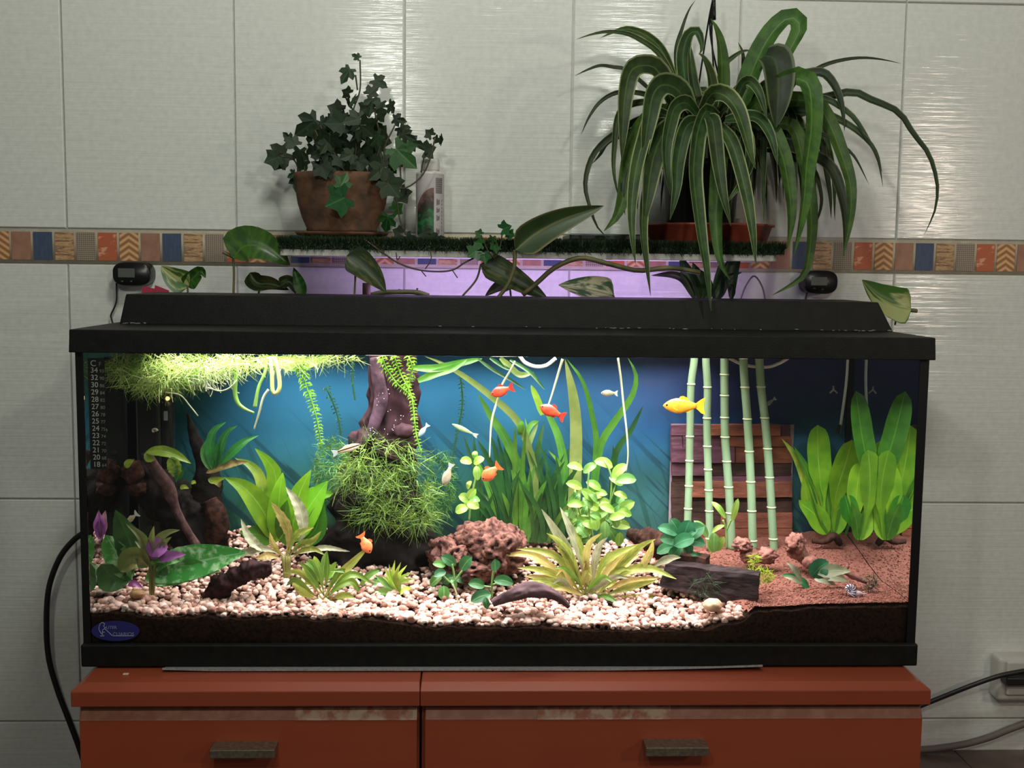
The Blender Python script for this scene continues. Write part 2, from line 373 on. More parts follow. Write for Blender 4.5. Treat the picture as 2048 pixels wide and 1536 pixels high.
def cabinet(xa, xb, lab, chL, chR, dr, handle, worn):
    t = thing('cabinet', lab, 'cabinet', ((xa+xb)/2, -.06, ZF), 'low reddish cabinets under the tank')
    yb, yf, zt, zc, zb = .345, -.0625, -.0018, -.0088, -.0268
    cl, cr = (.010 if chL else .0006), (.010 if chR else .0006)
    mb = MB(); q = [(xa, yf), (xb, yf), (xb, yb), (xa, yb)]
    vs = [(x, y, zb) for x, y in q]+[(x, y, zc) for x, y in q]+[(xa+cl, yf+.011, zt), (xb-cr, yf+.011, zt), (xb-cr, yb, zt), (xa+cl, yb, zt)]
    fs = [(3, 2, 1, 0), (8, 9, 10, 11)]+[(i, (i+1) % 4, 4+(i+1) % 4, 4+i) for i in range(4)]+[(4+i, 4+(i+1) % 4, 8+(i+1) % 4, 8+i) for i in range(4)]
    mb.add(vs, fs); bevel(mb.build('top_board', WOODT, t, smooth=False), .0012)
    x0, x1 = xa+(.0085 if chL else .001), xb-(.0085 if chR else .001)
    bevel(box(MB(), (x0, -.046, ZF), (x1, .34, zb)).build('carcass', WOOD, t, smooth=False), .001)
    d0, d1 = dr; yf2 = -.0565
    dz = ZF+.02
    mb = MB(); pr = [(-.046, dz), (yf2, dz), (yf2, -.0455), (-.0495, -.0310), (-.046, -.0310)]
    n = len(pr); vs = [(d0, y, z) for y, z in pr]+[(d1, y, z) for y, z in pr]
    fs = [tuple(range(n))[::-1], tuple(range(n, 2*n))]+[(i, (i+1) % n, n+(i+1) % n, n+i) for i in range(n)]
    mb.add(vs, [tuple(reversed(f)) for f in fs]); dw = bevel(mb.build('drawer', WOOD, t, smooth=False), .0008)
    def strip(a, b, m, nm, off):
        mb = MB(); mb.add([(a, yf2-off, -.0452), (b, yf2-off, -.0452), (b, -.0495-off, -.0313), (a, -.0495-off, -.0313)], [(0, 1, 2, 3)])
        o = mb.build(nm, m, dw, smooth=False); s = o.modifiers.new('thickness', 'SOLIDIFY'); s.thickness = .0004; return o
    strip(d0+.001, d1-.001, WORN2, 'worn_lit_edge', .0003)
    strip(worn[0], worn[1], WORN, 'peeled_edge', .0009)['label'] = 'pale peeled top edge of the drawer'
    hx0, hx1, hz0, hz1 = handle
    mb = MB(); box(mb, (hx0, -.081, hz0), (hx1, yf2+.001, hz1)); dz_ = hz0+.0035
    bevel(mb.build('handle', STEEL, dw, smooth=False), .0008)
def px(x, y, Y): return P(x, y, Y)
h1a, h1b, h2a, h2b = P(420, 1515, -.078), P(550, 1498, -.078), P(1291, 1511, -.078), P(1417, 1493, -.078)
cabinet(P(141, 1395, -.0625).x, XJ-.0003, 'left low reddish wood cabinet, with worn pale strip near the centre joint', True, False,
        (P(159, 1450, -.056).x, P(834, 1450, -.056).x), (h1a.x, h1b.x, h1a.z, h1b.z), (P(590, 1430, -.055).x, P(834, 1430, -.055).x))
cabinet(XJ+.0003, P(1862, 1395, -.0625).x, 'right low reddish wood cabinet, the wider one beside the power cable', False, True,
        (P(850, 1450, -.056).x, P(1844, 1450, -.056).x), (h2a.x, h2b.x, h2a.z, h2b.z), (P(1075, 1430, -.055).x, P(1342, 1430, -.055).x))
# grey foam mat squeezed under the aquarium
mb = MB(); N = 40
for i in range(N+1):
    t = i/N; x = P(325, 1335, -.02).x*(1-t)+P(1525, 1330, -.02).x*t
    lift = .0045*max(0, (t-.72)/.28)**1.5+.0016*max(0, (.08-t)/.08); dip = -.0004
    for y, z in ((.235, -.0014), (.235, -.0001), (-.0085, -.0001), (-.021, dip+.0028+lift), (-.0212, dip+.0003+lift), (-.0085, -.0014)):
        mb.v.append(Vector((x, y, z)))
fs = []
for i in range(N):
    for j in range(6): a = i*6+j; b = i*6+(j+1) % 6; fs.append((a, b, b+6, a+6))
fs += [tuple(range(6)), tuple(range(N*6, N*6+6))[::-1]]
v = mb.v; mb.v = []; mb.add(v, fs)
tag(mb.build('foam_mat', mat('grey_foam', (150, 148, 146), (120, 120, 120), 300, .6), smooth=False), 'thin grey foam mat sticking out under the aquarium base', 'mat')
def bl(pts, Y, r, name, m, lab, cat, **kw):
    o = tube(MB(), [P(x, y, Y) for x, y in pts], r, 10, n=60).build(name, m); return tag(o, lab, cat, **kw)
BLACKRUB = mat('black_rubber', (26, 25, 22), None, rough=.45)
bl([(175, 1062), (150, 1078), (120, 1115), (98, 1175), (93, 1250), (98, 1318), (116, 1382), (138, 1440), (162, 1505), (178, 1560)], .352, .0044, 'power_cord', BLACKRUB, 'black cord looping down behind the left end of the aquarium', 'cord')
tag(tube(MB(), [P(1835, 1414, .372), P(1880, 1396, .368), P(1935, 1374, .360), P(1985, 1356, .352), P(2015, 1348, .349), P(2075, 1337, .345)], .0038, 10, n=50).build('power_cord', BLACKRUB), 'black cord running to the wall socket at the right', 'cord')
bl([(1835, 1500), (1870, 1497), (1930, 1488), (1980, 1474), (2020, 1458), (2075, 1438)], .386, .0055, 'floor_cable', mat('grey_cable', (112, 100, 94), None, rough=.6), 'grey cable rising along the foot of the wall', 'cable')
# dusty offcut on the cabinet
tag(bevel(box(MB(), (P(245, 1342, -.03).x, -.030, -.0016), (P(256, 1345, -.03).x, -.026, -.0002)).build('paper_scrap', mat('pale_paper', (200, 180, 160)), smooth=False), .0003, 1), 'tiny pale scrap lying on the left cabinet top', 'scrap')
# wall socket
a, b = P(1984, 1395, .385), P(2090, 1308, .385)
t = thing('socket_box', 'white surface mounted socket box on the tiled wall', 'socket', ((a.x+b.x)/2, .40, a.z))
WPL = mat('white_plastic', (196, 192, 182), None, rough=.35)
bevel(box(MB(), (a.x, .368, a.z), (b.x, .4005, b.z)).build('body', WPL, t, smooth=False), .007, 4)
bevel(box(MB(), (a.x+.012, .362, a.z+.012), (b.x-.01, .369, a.z+.030)).build('lower_cover', WPL, t, smooth=False), .003, 3)
bevel(box(MB(), (a.x+.010, .360, b.z-.024), (b.x-.01, .370, b.z-.004)).build('hinged_flap', WPL, t, smooth=False), .003, 3)
q = P(2015, 1353, .36)
mb = MB(); box(mb, (q.x-.008, .345, q.z-.010), (q.x+.05, .369, q.z+.004))
o = bevel(mb.build('plug', BLACKRUB, smooth=False), .003); tag(o, 'black plug pushed into the white socket box', 'plug')
# ------------------------------------------------------------------ digital thermometers on the wall
BLK = mat('black_gloss_plastic', (20, 20, 20), None, rough=.28)
LCD = mat('grey_display', (92, 96, 88), None, rough=.3)
def digital(x0, y0, x1, y1, lcd, btn, cord, lab, Y=.372):
    a, b = P(x0, y1, Y), P(x1, y0, Y); c = (a+b)/2; w, h = (b.x-a.x)/2, (b.z-a.z)/2
    t = thing('digital_thermometer', lab, 'thermometer', (c.x, .40, c.z-h), 'digital thermometers stuck on the wall')
    n = 40; mb = MB(); vs = []
    for s, y in ((1, .4003), (1, Y+.005), (.965, Y+.0012), (.90, Y)):
        for j in range(n):
            an = 2*pi*j/n; cx, sz = cos(an), sin(an); e = .62
            vs.append((c.x+w*s*math.copysign(abs(cx)**e, cx), y, c.z+h*s*math.copysign(abs(sz)**.72, sz)))
    fs = [(i*n+j, i*n+(j+1) % n, (i+1)*n+(j+1) % n, (i+1)*n+j) for i in range(3) for j in range(n)]+[tuple(range(3*n, 4*n))]
    mb.add(vs, fs); mb.build('body', BLK, t)
    p, q = P(lcd[0], lcd[3], Y), P(lcd[2], lcd[1], Y)
    bevel(box(MB(), (p.x, Y-.0008, p.z), (q.x, Y+.002, q.z)).build('display', LCD, t, smooth=False), .0006, 1)
    for bx, by in btn:
        p = P(bx, by, Y); mb = MB(); rock(mb, (p.x, Y, p.z), (.0022, .0015, .0016), 2, 0); mb.build('button', mat('dark_button', (58, 58, 58), None, rough=.35), t)
    tube(MB(), [P(x, y, .388) for x, y in cord], .0013, 8, n=40).build('cord', BLACKRUB, t)
digital(224, 524, 300, 572, (236, 537, 269, 555), [(244, 563), (262, 563)], [(233, 566), (233, 598), (230, 612), (222, 630), (223, 638), (228, 655)], 'black digital thermometer on the wall above the left end of the hood')
digital(1607, 541, 1678, 588, (1622, 554, 1655, 571), [(1629, 577), (1645, 579)], [(1614, 584), (1611, 600), (1612, 625)], 'black digital thermometer on the wall above the right end of the hood')
# ------------------------------------------------------------------ the aquarium
BP = mat('black_plastic', (15, 16, 14), (22, 23, 20), 80, .5, bump=.15, bscale=500, spec=.22)
SEAL = mat('black_silicone', (16, 17, 16), None, rough=.3)
GL = glassmat('clear_glass'); GLW = glassmat('glass_wetted_side', (1, 1, 1), 1.12); TIR = glassmat('glass_seen_from_water', (1, 1, 1), .752, (.92, .95, .94))
aq = thing('aquarium', 'long glass aquarium with black base frame and corner seals', 'aquarium', (0, .12, 0))
mb = box(MB(), (-.4995, 0, .004), (.4995, .006, .392)); mb.mi[4] = 1; mb.build('front_pane', [GL, GLW], aq, smooth=False)
for sx in (-1, 1):
    mb = box(MB(), (min(sx*.4995, sx*.4935), .0062, .004), (max(sx*.4995, sx*.4935), .2438, .392))
    mb.mi[3 if sx < 0 else 5] = 1
    mb.build('side_pane', [GL, TIR], aq, smooth=False)
box(MB(), (-.4995, .2440, .004), (.4995, .250, .392)).build('back_pane', GLW, aq, smooth=False)
box(MB(), (-.493, .0062, .004), (.493, .2438, .010)).build('bottom_pane', GL, aq, smooth=False)
for x0, x1 in ((-.5003, -.4915), (.4895, .5003)):
    box(MB(), (x0, -.0012, .02), (x1, -.0003, .385)).build('corner_seal', SEAL, aq, smooth=False)
    box(MB(), (x0+.0002, .2438, .02), (x1-.0002, .2508, .385)).build('corner_seal', SEAL, aq, smooth=False)
def frame(mb, x, y0, y1, z0, z1, th):
    o = [(-x, y0), (x, y0), (x, y1), (-x, y1)]; i = [(-x+th, y0+th), (x-th, y0+th), (x-th, y1-th), (-x+th, y1-th)]
    vs = [(a, b, z0) for a, b in o]+[(a, b, z1) for a, b in o]+[(a, b, z1) for a, b in i]+[(a, b, z0) for a, b in i]
    fs = []
    for k in range(4):
        n = (k+1) % 4; fs += [(k, n, 4+n, 4+k), (4+k, 4+n, 8+n, 8+k), (8+k, 8+n, 12+n, 12+k), (12+k, 12+n, n, k)]
    return mb.add(vs, fs)
bevel(frame(MB(), .5015, -.0085, .2585, 0, .0273, .009).build('base_frame', BP, aq, smooth=False), .002)
# hood : lid rim with deck, raised lamp box
hd = thing('aquarium_hood', 'black plastic aquarium hood with raised lamp box', 'hood', (0, .12, .3734))
def shell(mb, bot, top, zb, zt, th):
    iv = lambda q: [(q[0][0]+th, q[0][1]+th), (q[1][0]-th, q[1][1]+th), (q[2][0]-th, q[2][1]-th), (q[3][0]+th, q[3][1]-th)]
    vs = [(x, y, zb) for x, y in bot]+[(x, y, zt) for x, y in top]+[(x, y, zt-th) for x, y in iv(top)]+[(x, y, zb) for x, y in iv(bot)]
    fs = [(4, 5, 6, 7), (11, 10, 9, 8)]
    for k in range(4):
        n = (k+1) % 4; fs += [(k, n, 4+n, 4+k), (12+k, 8+k, 8+n, 12+n), (k, 12+k, 12+n, n)]
    return mb.add(vs, fs)
q = [(-.5036, -.0125), (.5032, -.0125), (.5032, .2625), (-.5036, .2625)]
bevel(shell(MB(), q, [(-.5026, -.0115), (.5020, -.0115), (.5020, .262), (-.5026, .262)], .3734, .3998, .0022).build('lid', BP, hd, smooth=False), .0035, 3)
bevel(shell(MB(), [(-.4880, .122), (.5030, .122), (.5030, .258), (-.4880, .258)], [(-.4805, .127), (.4835, .127), (.4835, .253), (-.4805, .253)], .3990, .4372, .003).build('lamp_box', BP, hd, smooth=False), .006, 4)
mb = MB()
for i in range(46):
    x = random.choice([random.uniform(-.484, -.45), random.uniform(-.1, .5), random.uniform(.1, .5), random.uniform(.43, .5)]); rock(mb, (x, .1205, .4002+random.random()*.0012), (random.uniform(.001, .004), .0012, .0007), 1, .4)
mb.build('silicone_bead', mat('glinting_silicone', (120, 120, 118), None, rough=.3), hd, kind='stuff')  # silicone along the box, its whitish glints put in as grey lumps
# lamp under the lid
TUBE_Y = .075
for Y, nm in ((.062, 'tubular aquarium lamp under the front of the hood'), (.112, 'second tubular aquarium lamp, behind the front one under the hood')):
    t = thing('aquarium_lamp', nm, 'lamp', (0, Y, .378), 'lamps under the hood')
    tube(MB(), [(-.42, Y, .3865), (.42, Y, .3865)], .006, 12, n=3).build('lamp_tube', mat('lit_tube', (255, 255, 255), None, emit=((255, 250, 240), 3.0)), t)
    for sx in (-1, 1): tube(MB(), [(sx*.42, Y, .3865), (sx*.445, Y, .3865)], .0085, 12, n=3).build('end_cap', BLK, t)
light('hood_light', 'AREA', (-.03, .125, .3925), 8.6, (1.0, .965, .925), .62, .15)
light('hood_light', 'AREA', (.02, .024, .3860), 6.0, (.97, .98, 1.0), .86, .03).rotation_euler = (.62, 0, 0)
# violet grow strip behind the hood
t = thing('grow_light_strip', 'violet grow light strip behind the hood, below the shelf', 'lamp', (.08, .300, .405))
bevel(box(MB(), (-.20, .292, .405), (.32, .306, .413)).build('housing', BLK, t, smooth=False), .001)
box(MB(), (-.195, .2935, .4131), (.315, .3045, .4145)).build('diffuser', mat('violet_glow', (200, 170, 255), None, emit=((190, 150, 255), 1.5)), t, smooth=False)
light('grow_light', 'AREA', (.06, .300, .4155), .55, (.70, .48, 1.0), .50, .01, target=(.06, .335, .50))
# water surface
wm = glassmat('water_surface_film', (1, 1, 1), .752)
mb = MB(); n = 60
for i in range(n+1):
    for j in range(8):
        x = -.4932+.9864*i/n; y = .0064+.2372*j/7; mb.v.append(Vector((x, y, [.3718][0]+.0005*noise.noise(Vector((x*30, y*30, 0))))))
fs = [(i*8+j, i*8+j+1, (i+1)*8+j+1, (i+1)*8+j) for i in range(n) for j in range(7)]
v = mb.v; mb.v = []; mb.add(v, fs)
tag(mb.build('water', wm, kind='stuff'), 'clear water filling the aquarium up to the hood', 'water')
# printed poster behind the back pane
def poster():
    m, t, out = nodes('printed_underwater_poster'); b = nd(t, 'ShaderNodeBsdfPrincipled', i_Roughness=.5); co = texc(t)
    s = t.nodes.new('ShaderNodeSeparateXYZ'); t.links.new(co, s.inputs[0])
    z = math_(t, 'ADD', s.outputs[2], math_(t, 'MULTIPLY', math_(t, 'SUBTRACT', noi(t, texc(t, (5, 5, 9)), 1, 3), .5), .16))
    base = ramp(t, math_(t, 'MULTIPLY', z, 2.6), [(.08, lin((38, 82, 56))), (.32, lin((46, 104, 80))), (.45, lin((52, 120, 120))), (.60, lin((50, 122, 156))), (.82, lin((46, 120, 166))), (.98, lin((42, 108, 156)))])
    navy = ramp(t, math_(t, 'MULTIPLY', z, 2.6), [(.1, lin((42, 74, 66))), (.42, lin((56, 106, 118))), (.58, lin((50, 112, 158))), (.68, lin((44, 88, 150))), (.76, lin((46, 66, 120))), (.95, lin((62, 72, 130)))])
    col = mixc(t, contrast(t, math_(t, 'ADD', s.outputs[0], math_(t, 'MULTIPLY', noi(t, texc(t, (6, 6, 6)), 1, 2), .2)), .12, .36), base, navy)
    # printed weeds: thin slanting dark blades low in the picture
    for rot, sc, hi, c in ((.35, (95, 1, 6), .30, (24, 74, 66)), (-.5, (85, 1, 7), .26, (30, 92, 70)), (.8, (75, 1, 5), .33, (20, 60, 74))):
        mp = t.nodes.new('ShaderNodeMapping'); mp.inputs['Rotation'].default_value = (0, rot, 0); t.links.new(co, mp.inputs[0])
        mp2 = t.nodes.new('ShaderNodeMapping'); mp2.inputs['Scale'].default_value = sc; t.links.new(mp.outputs[0], mp2.inputs[0])
        k = contrast(t, noi(t, mp2.outputs[0], 1, 2), .55, .62)
        k = math_(t, 'MULTIPLY', k, contrast(t, math_(t, 'ADD', s.outputs[2], math_(t, 'MULTIPLY', noi(t, texc(t, (11, 1, 4)), 1, 2), .22)), hi+.06, hi-.06))
        col = mixc(t, math_(t, 'MULTIPLY', k, .9), col, lin(c))
    t.links.new(col, b.inputs['Base Color']); t.links.new(b.outputs[0], out.inputs[0]); return m
tag(box(MB(), (-.496, .2512, .030), (.496, .2530, .391)).build('backdrop_poster', poster(), loc=(0, .252, .0), smooth=False), 'blue printed underwater poster behind the aquarium glass', 'poster')
# ------------------------------------------------------------------ strip thermometer and sticker on the front pane
def text(body, loc, size, m, parent, nm, align='LEFT', ext=.0001, line=1.0):
    c = bpy.data.curves.new(nm, 'FONT'); c.body = body; c.size = size; c.extrude = ext; c.align_x = align; c.space_line = line
    c.materials.append(m); o = bpy.data.objects.new(nm, c); COL.objects.link(o)
    me = bpy.data.meshes.new_from_object(o.evaluated_get(bpy.context.evaluated_depsgraph_get())); bpy.data.objects.remove(o)
    o = bpy.data.objects.new(nm, me); COL.objects.link(o); o.rotation_euler = (pi/2, 0, 0)
    o.parent = parent; o.location = Vector(loc)-BASE[parent.name]; return o
INKW = mat('pale_ink', (150, 154, 148), None, rough=.6)
INKG = mat('grey_ink', (104, 108, 104), None, rough=.6)
q = [P(179, 938, -.0006), P(216, 938, -.0006), P(210, 716, -.0006), P(177, 716, -.0006)]
xc = [q[0].x+.0015, q[1].x-.0008]
mb = MB(); hexa(mb, [(xc[0], -.0012, q[0].z), (xc[1], -.0012, q[0].z), (xc[1], -.0002, q[0].z), (xc[0], -.0002, q[0].z), (xc[0], -.0012, q[3].z), (xc[1], -.0012, q[3].z), (xc[1], -.0002, q[3].z), (xc[0], -.0002, q[3].z)])
st = mb.build('strip_thermometer', mat('black_film', (22, 24, 22), None, rough=.35), smooth=False)
tag(st, 'black strip thermometer with white numbers on the front glass', 'thermometer')
cs = [34, 32, 30, 29, 28, 27, 26, 25, 24, 23, 22, 21, 20, 18]; fsn = [93, 90, 86, 84, 82, 80, 78, 77, 75, 74, 72, 70, 68, 64]
text('C', (xc[0]+.003, -.0016, P(195, 732, 0).z), .0098, INKW, st, 'celsius_letter'); text('F', (xc[0]+.0125, -.0016, P(195, 732, 0).z), .0070, INKG, st, 'fahrenheit_letter')
dz = (P(195, 745, 0).z-P(195, 933, 0).z)/13
for i, (c, f_) in enumerate(zip(cs, fsn)):
    z = P(195, 745, 0).z-i*dz
    text(str(c), (xc[0]+.0030, -.0016, z), .0086, INKW, st, 'celsius_number'); text(str(f_), (xc[0]+.0132, -.0016, z), .0055, INKG, st, 'fahrenheit_number')
c = P(231, 1262, -.0006); rx, rz = M(48, 0), M(21, 0); vs = []; n = 48
for y in (-.0010, -.0002):
    for j in range(n): vs.append((c.x+rx*cos(2*pi*j/n), y, c.z+rz*sin(2*pi*j/n)))
mb = MB().add(vs, [tuple(range(n)), tuple(range(n, 2*n))[::-1]]+[(j, n+j, n+(j+1) % n, (j+1) % n) for j in range(n)])
sk = mb.build('oval_sticker', mat('navy_film', (38, 38, 104), None, rough=.4), smooth=False)
tag(sk, 'navy oval sticker low on the left of the front glass', 'sticker')
INKV = mat('silver_ink', (132, 132, 160), None, rough=.5)
zp = lambda x, y: P(170+x/15.36, 1220+y/15.36, -.0013)
mb = MB()
for pl in ([(640, 545), (600, 530), (570, 490), (600, 440), (560, 395), (510, 395), (460, 440), (430, 530), (430, 600), (470, 690), (530, 760), (535, 790)], [(460, 800), (590, 800)], [(590, 560), (700, 665), (840, 797)], [(595, 580), (545, 620), (530, 700), (545, 790)], [(530, 685), (610, 685)], [(840, 798), (1180, 798), (1500, 796)]):
    tube(mb, [zp(*p) for p in pl], .00055, 6, flat=.5)
mb.build('bird_drawing', INKV, sk)
p = zp(650, 580); text('UTER', (p.x, -.0014, p.z), .0052, INKV, sk, 'small_lettering')
p = zp(850, 792); text('CUARIOS', (p.x, -.0014, p.z), .0060, INKV, sk, 'lettering')
# ------------------------------------------------------------------ shelf with artificial turf
a = P(560, 520, .225); b = P(1553, 508, .225)
SX0, SX1, SZ = a.x, b.x, .4985
sh = bevel(box(MB(), (SX0, .225, .4890), (SX1, .400, SZ)).build('wall_shelf', mat('white_laminate', (214, 212, 206), None, rough=.4), smooth=False), .001)
tag(sh, 'white laminate wall shelf above the aquarium hood', 'shelf')
tm = thing('turf_mat', 'dark green artificial turf mat covering the white shelf', 'mat', ((SX0+SX1)/2, .31, SZ))
mb = box(MB(), (SX0-.001, .2215, SZ+.0002), (SX1+.010, .3995, SZ+.0085)); mb.build('backing', mat('turf_backing', (22, 34, 20), None, rough=.9), tm, smooth=False)
ivx = P(684, 462, .325)
mb = MB()
for i in range(12000):
    x = random.uniform(SX0-.003, SX1+.012); y = random.choice([random.uniform(.219, .240), random.uniform(.219, .260), random.uniform(.22, .397)]); l = random.uniform(.008, .0135)
    d = Vector((random.gauss(0, .35), random.gauss(-.15 if y > .232 else -.45, .35), 1)).normalized()*l; s = Vector((random.gauss(0, 1), random.gauss(0, .5), 0)).normalized()*.0009
    if y > .25 and ((x-ivx[0])/.066)**2+((y-ivx[1])/.05)**2 < 1: continue
    p = Vector((x, y, SZ+.0078)); mb.add([p-s, p+s, p+d], [(0, 1, 2)])
for i in range(2600):
    x = random.uniform(SX0-.001, SX1+.01); p = Vector((x, .2210, SZ+random.uniform(0, .009))); d = Vector((random.gauss(0, .4), -.5, random.gauss(.1, .6))).normalized()*random.uniform(.005, .010); s = Vector((.0008, 0, 0))
    mb.add([p-s, p+s, p+d], [(0, 1, 2)])
mb.build('blades', mat('turf_green', (44, 66, 34), (26, 44, 24), 200, .6, island=.4, trans=.15), tm, kind='stuff', smooth=False)
TZ = SZ+.0205
# ------------------------------------------------------------------ bottle
c = P(860, 470, .330); c.z = TZ-.003
t = thing('bottle', 'white plastic bottle with planted picture label, beside the ivy pot', 'bottle', c)
hgt = P(860, 345, .33).z-c.z; r = M(28, .33)
lathe(MB(), [(r*.96, 0), (r, .003), (r, hgt-.004), (r*.96, hgt), (r*.62, hgt+.0015), (r*.62, hgt+.003)], c, 40).build('body', mat('white_bottle_plastic', (206, 202, 194), None, rough=.35), t)
ch = P(860, 318, .33).z-c.z
lathe(MB(), [(r*.64, hgt+.0025), (r*.66, hgt+.004), (r*.66, ch-.002), (r*.6, ch), (0.0001, ch)], c, 40).build('cap', mat('white_cap', (214, 212, 204), None, rough=.4), t)
def patch(mb, a0, a1, z0, z1, rr, n=16, ztop=None):
    vs = []
    for i in range(n+1):
        a = a0+(a1-a0)*i/n; zt = z1 if ztop is None else ztop(i/n)
        vs += [(c.x+rr*sin(a), c.y-rr*cos(a), c.z+z0), (c.x+rr*sin(a), c.y-rr*cos(a), c.z+zt)]
    mb.add(vs, [(2*i, 2*i+2, 2*i+3, 2*i+1) for i in range(n)], [(k//2/n, k % 2) for k in range(len(vs))]); return mb
H = hgt
patch(MB(), -1.25, 1.30, .003, H*.97, r*1.012, 30).build('label', mat('label_paper', (196, 188, 190), (184, 176, 176), 30, .45), t)
def picture():
    m, tt, out = nodes('planted_tank_picture'); b = nd(tt, 'ShaderNodeBsdfPrincipled', i_Roughness=.45); co = texc(tt)
    s = tt.nodes.new('ShaderNodeSeparateXYZ'); uvc = tt.nodes.new('ShaderNodeTexCoord'); tt.links.new(uvc.outputs['UV'], s.inputs[0])
    n = noi(tt, co, 130, 4); v = math_(tt, 'ADD', s.outputs[1], math_(tt, 'MULTIPLY', math_(tt, 'SUBTRACT', n, .5), .9))
    tt.links.new(ramp(tt, v, [(.1, lin((20, 60, 34))), (.35, lin((44, 120, 66))), (.55, lin((40, 52, 36))), (.75, lin((64, 50, 44))), (.95, lin((120, 90, 84)))]), b.inputs['Base Color'])
    tt.links.new(b.outputs[0], out.inputs[0]); return m
patch(MB(), -1.0, .30, .006, .1, r*1.022, 20, lambda u: H*(.50+.26*(1-(1-u)**2))).build('label_picture', picture(), t)
mb = MB()
for i in range(22): z = H*.90-i*H*.0105; patch(mb, .42, .98, z, z+H*(.004 if i % 3 else .0065), r*1.022, 6)
mb.build('barcode', mat('dark_print', (62, 58, 58), None, rough=.5), t)
mb = MB()
for z0, z1 in ((.50, .60), (.39, .47), (.27, .36), (.06, .16)):
    for k in range(3): patch(mb, .50+k*.085, .55+k*.085, H*(z0+.008*k), H*(z1-.01*((k*2) % 3)), r*1.022, 3)
for z0 in [i*.055+.06 for i in range(10)]: patch(mb, .93, .97, H*z0, H*(z0+.035), r*1.022, 3)
mb.build('vertical_print', bpy.data.materials['dark_print'], t)
# ------------------------------------------------------------------ ivy in its clay bowl
IY = .325
c = P(684, 462, IY); c.z = TZ+.0055
clay = mat('weathered_clay', (118, 80, 54), (72, 54, 42), 45, .8, bump=.4, bscale=120, lo=.3, hi=.7)
t0 = thing('plant_saucer', 'brown clay saucer under the ivy bowl', 'saucer', (c.x, c.y, TZ-.001))
lathe(MB(), [(M(72, IY), 0), (M(88, IY), .002), (M(92, IY), .0062), (M(88, IY), .0064), (M(80, IY), .003), (.0001, .003)], (c.x, c.y, TZ-.001), 48, 1, .72).build('saucer', clay, t0)
ivy = thing('potted_ivy', 'bushy dark green ivy in a brown clay bowl', 'plant', c)
top = P(684, 347, IY).z-c.z; mm = lambda v: M(v, IY)
pr = [(mm(66), 0), (mm(70), .002), (mm(69), .005), (mm(78), .020), (mm(86), .040), (mm(91), .062), (mm(93), top-.012), (mm(95), top-.009), (mm(95), top-.001), (mm(92), top), (mm(86), top-.004), (mm(84), top-.012)]
lathe(MB(), pr, c, 56, 1, .70).build('bowl', clay, ivy)
mb = MB(); lathe(mb, [(mm(84), top-.011), (mm(60), top-.006), (.0001, top-.003)], c, 40, 1, .70)
mb.build('potting_soil', mat('dark_soil', (44, 32, 24), (28, 20, 16), 150, .95, bump=.8), ivy)
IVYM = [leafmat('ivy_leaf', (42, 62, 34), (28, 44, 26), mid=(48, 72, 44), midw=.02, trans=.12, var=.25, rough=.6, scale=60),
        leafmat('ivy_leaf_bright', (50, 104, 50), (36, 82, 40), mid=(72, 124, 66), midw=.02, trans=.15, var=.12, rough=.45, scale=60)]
def ivymesh(mats, ang=(0, 52, 118), L=(1, .78, .50), bend=.16):
    pts = []
    def lobe(a, l): return (sin(a)*l, cos(a)*l)
    tips = [(-ang[2], L[2]), (-ang[1], L[1]), (0, L[0]), (ang[1], L[1]), (ang[2], L[2])]
    out = [(0, -.02)]
    for i, (a, l) in enumerate(tips):
        ar = math.radians(a)
        for da, k in ((-21, .74), (0, 1), (21, .74)): out.append(lobe(ar+math.radians(da), l*k))
        if i < 4:
            a2 = math.radians((a+tips[i+1][0])/2); out.append(lobe(a2, min(l, tips[i+1][1])*.74))
    vs = [(0, .02, 0)]; uv = [(.5, .1)]
    for x, y in out:
        rr = sqrt(x*x+y*y); vs.append((x*.5, y*.5, -bend*rr*rr*.5+.05*abs(x))); uv.append((.5+x*.5, .5+y*.5))
    n = len(out); mb = MB(); mb.add(vs, [(0, 1+i, 1+(i+1) % n) for i in range(n)], uv)
    return mb.mesh('leaf', mats, Vector((0, 0, 0)), False)
IV = [[ivymesh(m), ivymesh(m, (0, 48, 105), (1, .7, .42), .35), ivymesh(m, (0, 60, 120), (.85, .8, .6), -.1)] for m in IVYM]
def orient(ang, yaw=0, tilt=0):
    "leaf plane facing the room; ang = direction of the tip, degrees from up, clockwise; tilt leans it"
    a = math.radians(ang); yv = Vector((sin(a), 0, cos(a))); zv = Vector((0, -1, 0)); xv = yv.cross(zv)
    Mx = Matrix((xv, yv, zv)).transposed()
    return Matrix.Rotation(math.radians(yaw), 3, 'Z') @ Mx @ Matrix.Rotation(math.radians(tilt), 3, 'X')
def put(me, nm, loc, R, s, parent):
    o = bpy.data.objects.new(nm, me); COL.objects.link(o); o.parent = parent
    o.matrix_local = Matrix.Translation(Vector(loc)-BASE[parent.name]) @ R.to_4x4() @ Matrix.Diagonal((s[0], s[1], s[2], 1)) if isinstance(s, tuple) else Matrix.Translation(Vector(loc)-BASE[parent.name]) @ R.to_4x4() @ Matrix.Scale(s, 4)
    return o
STEM = mat('brown_stem', (74, 66, 44), None, rough=.6)
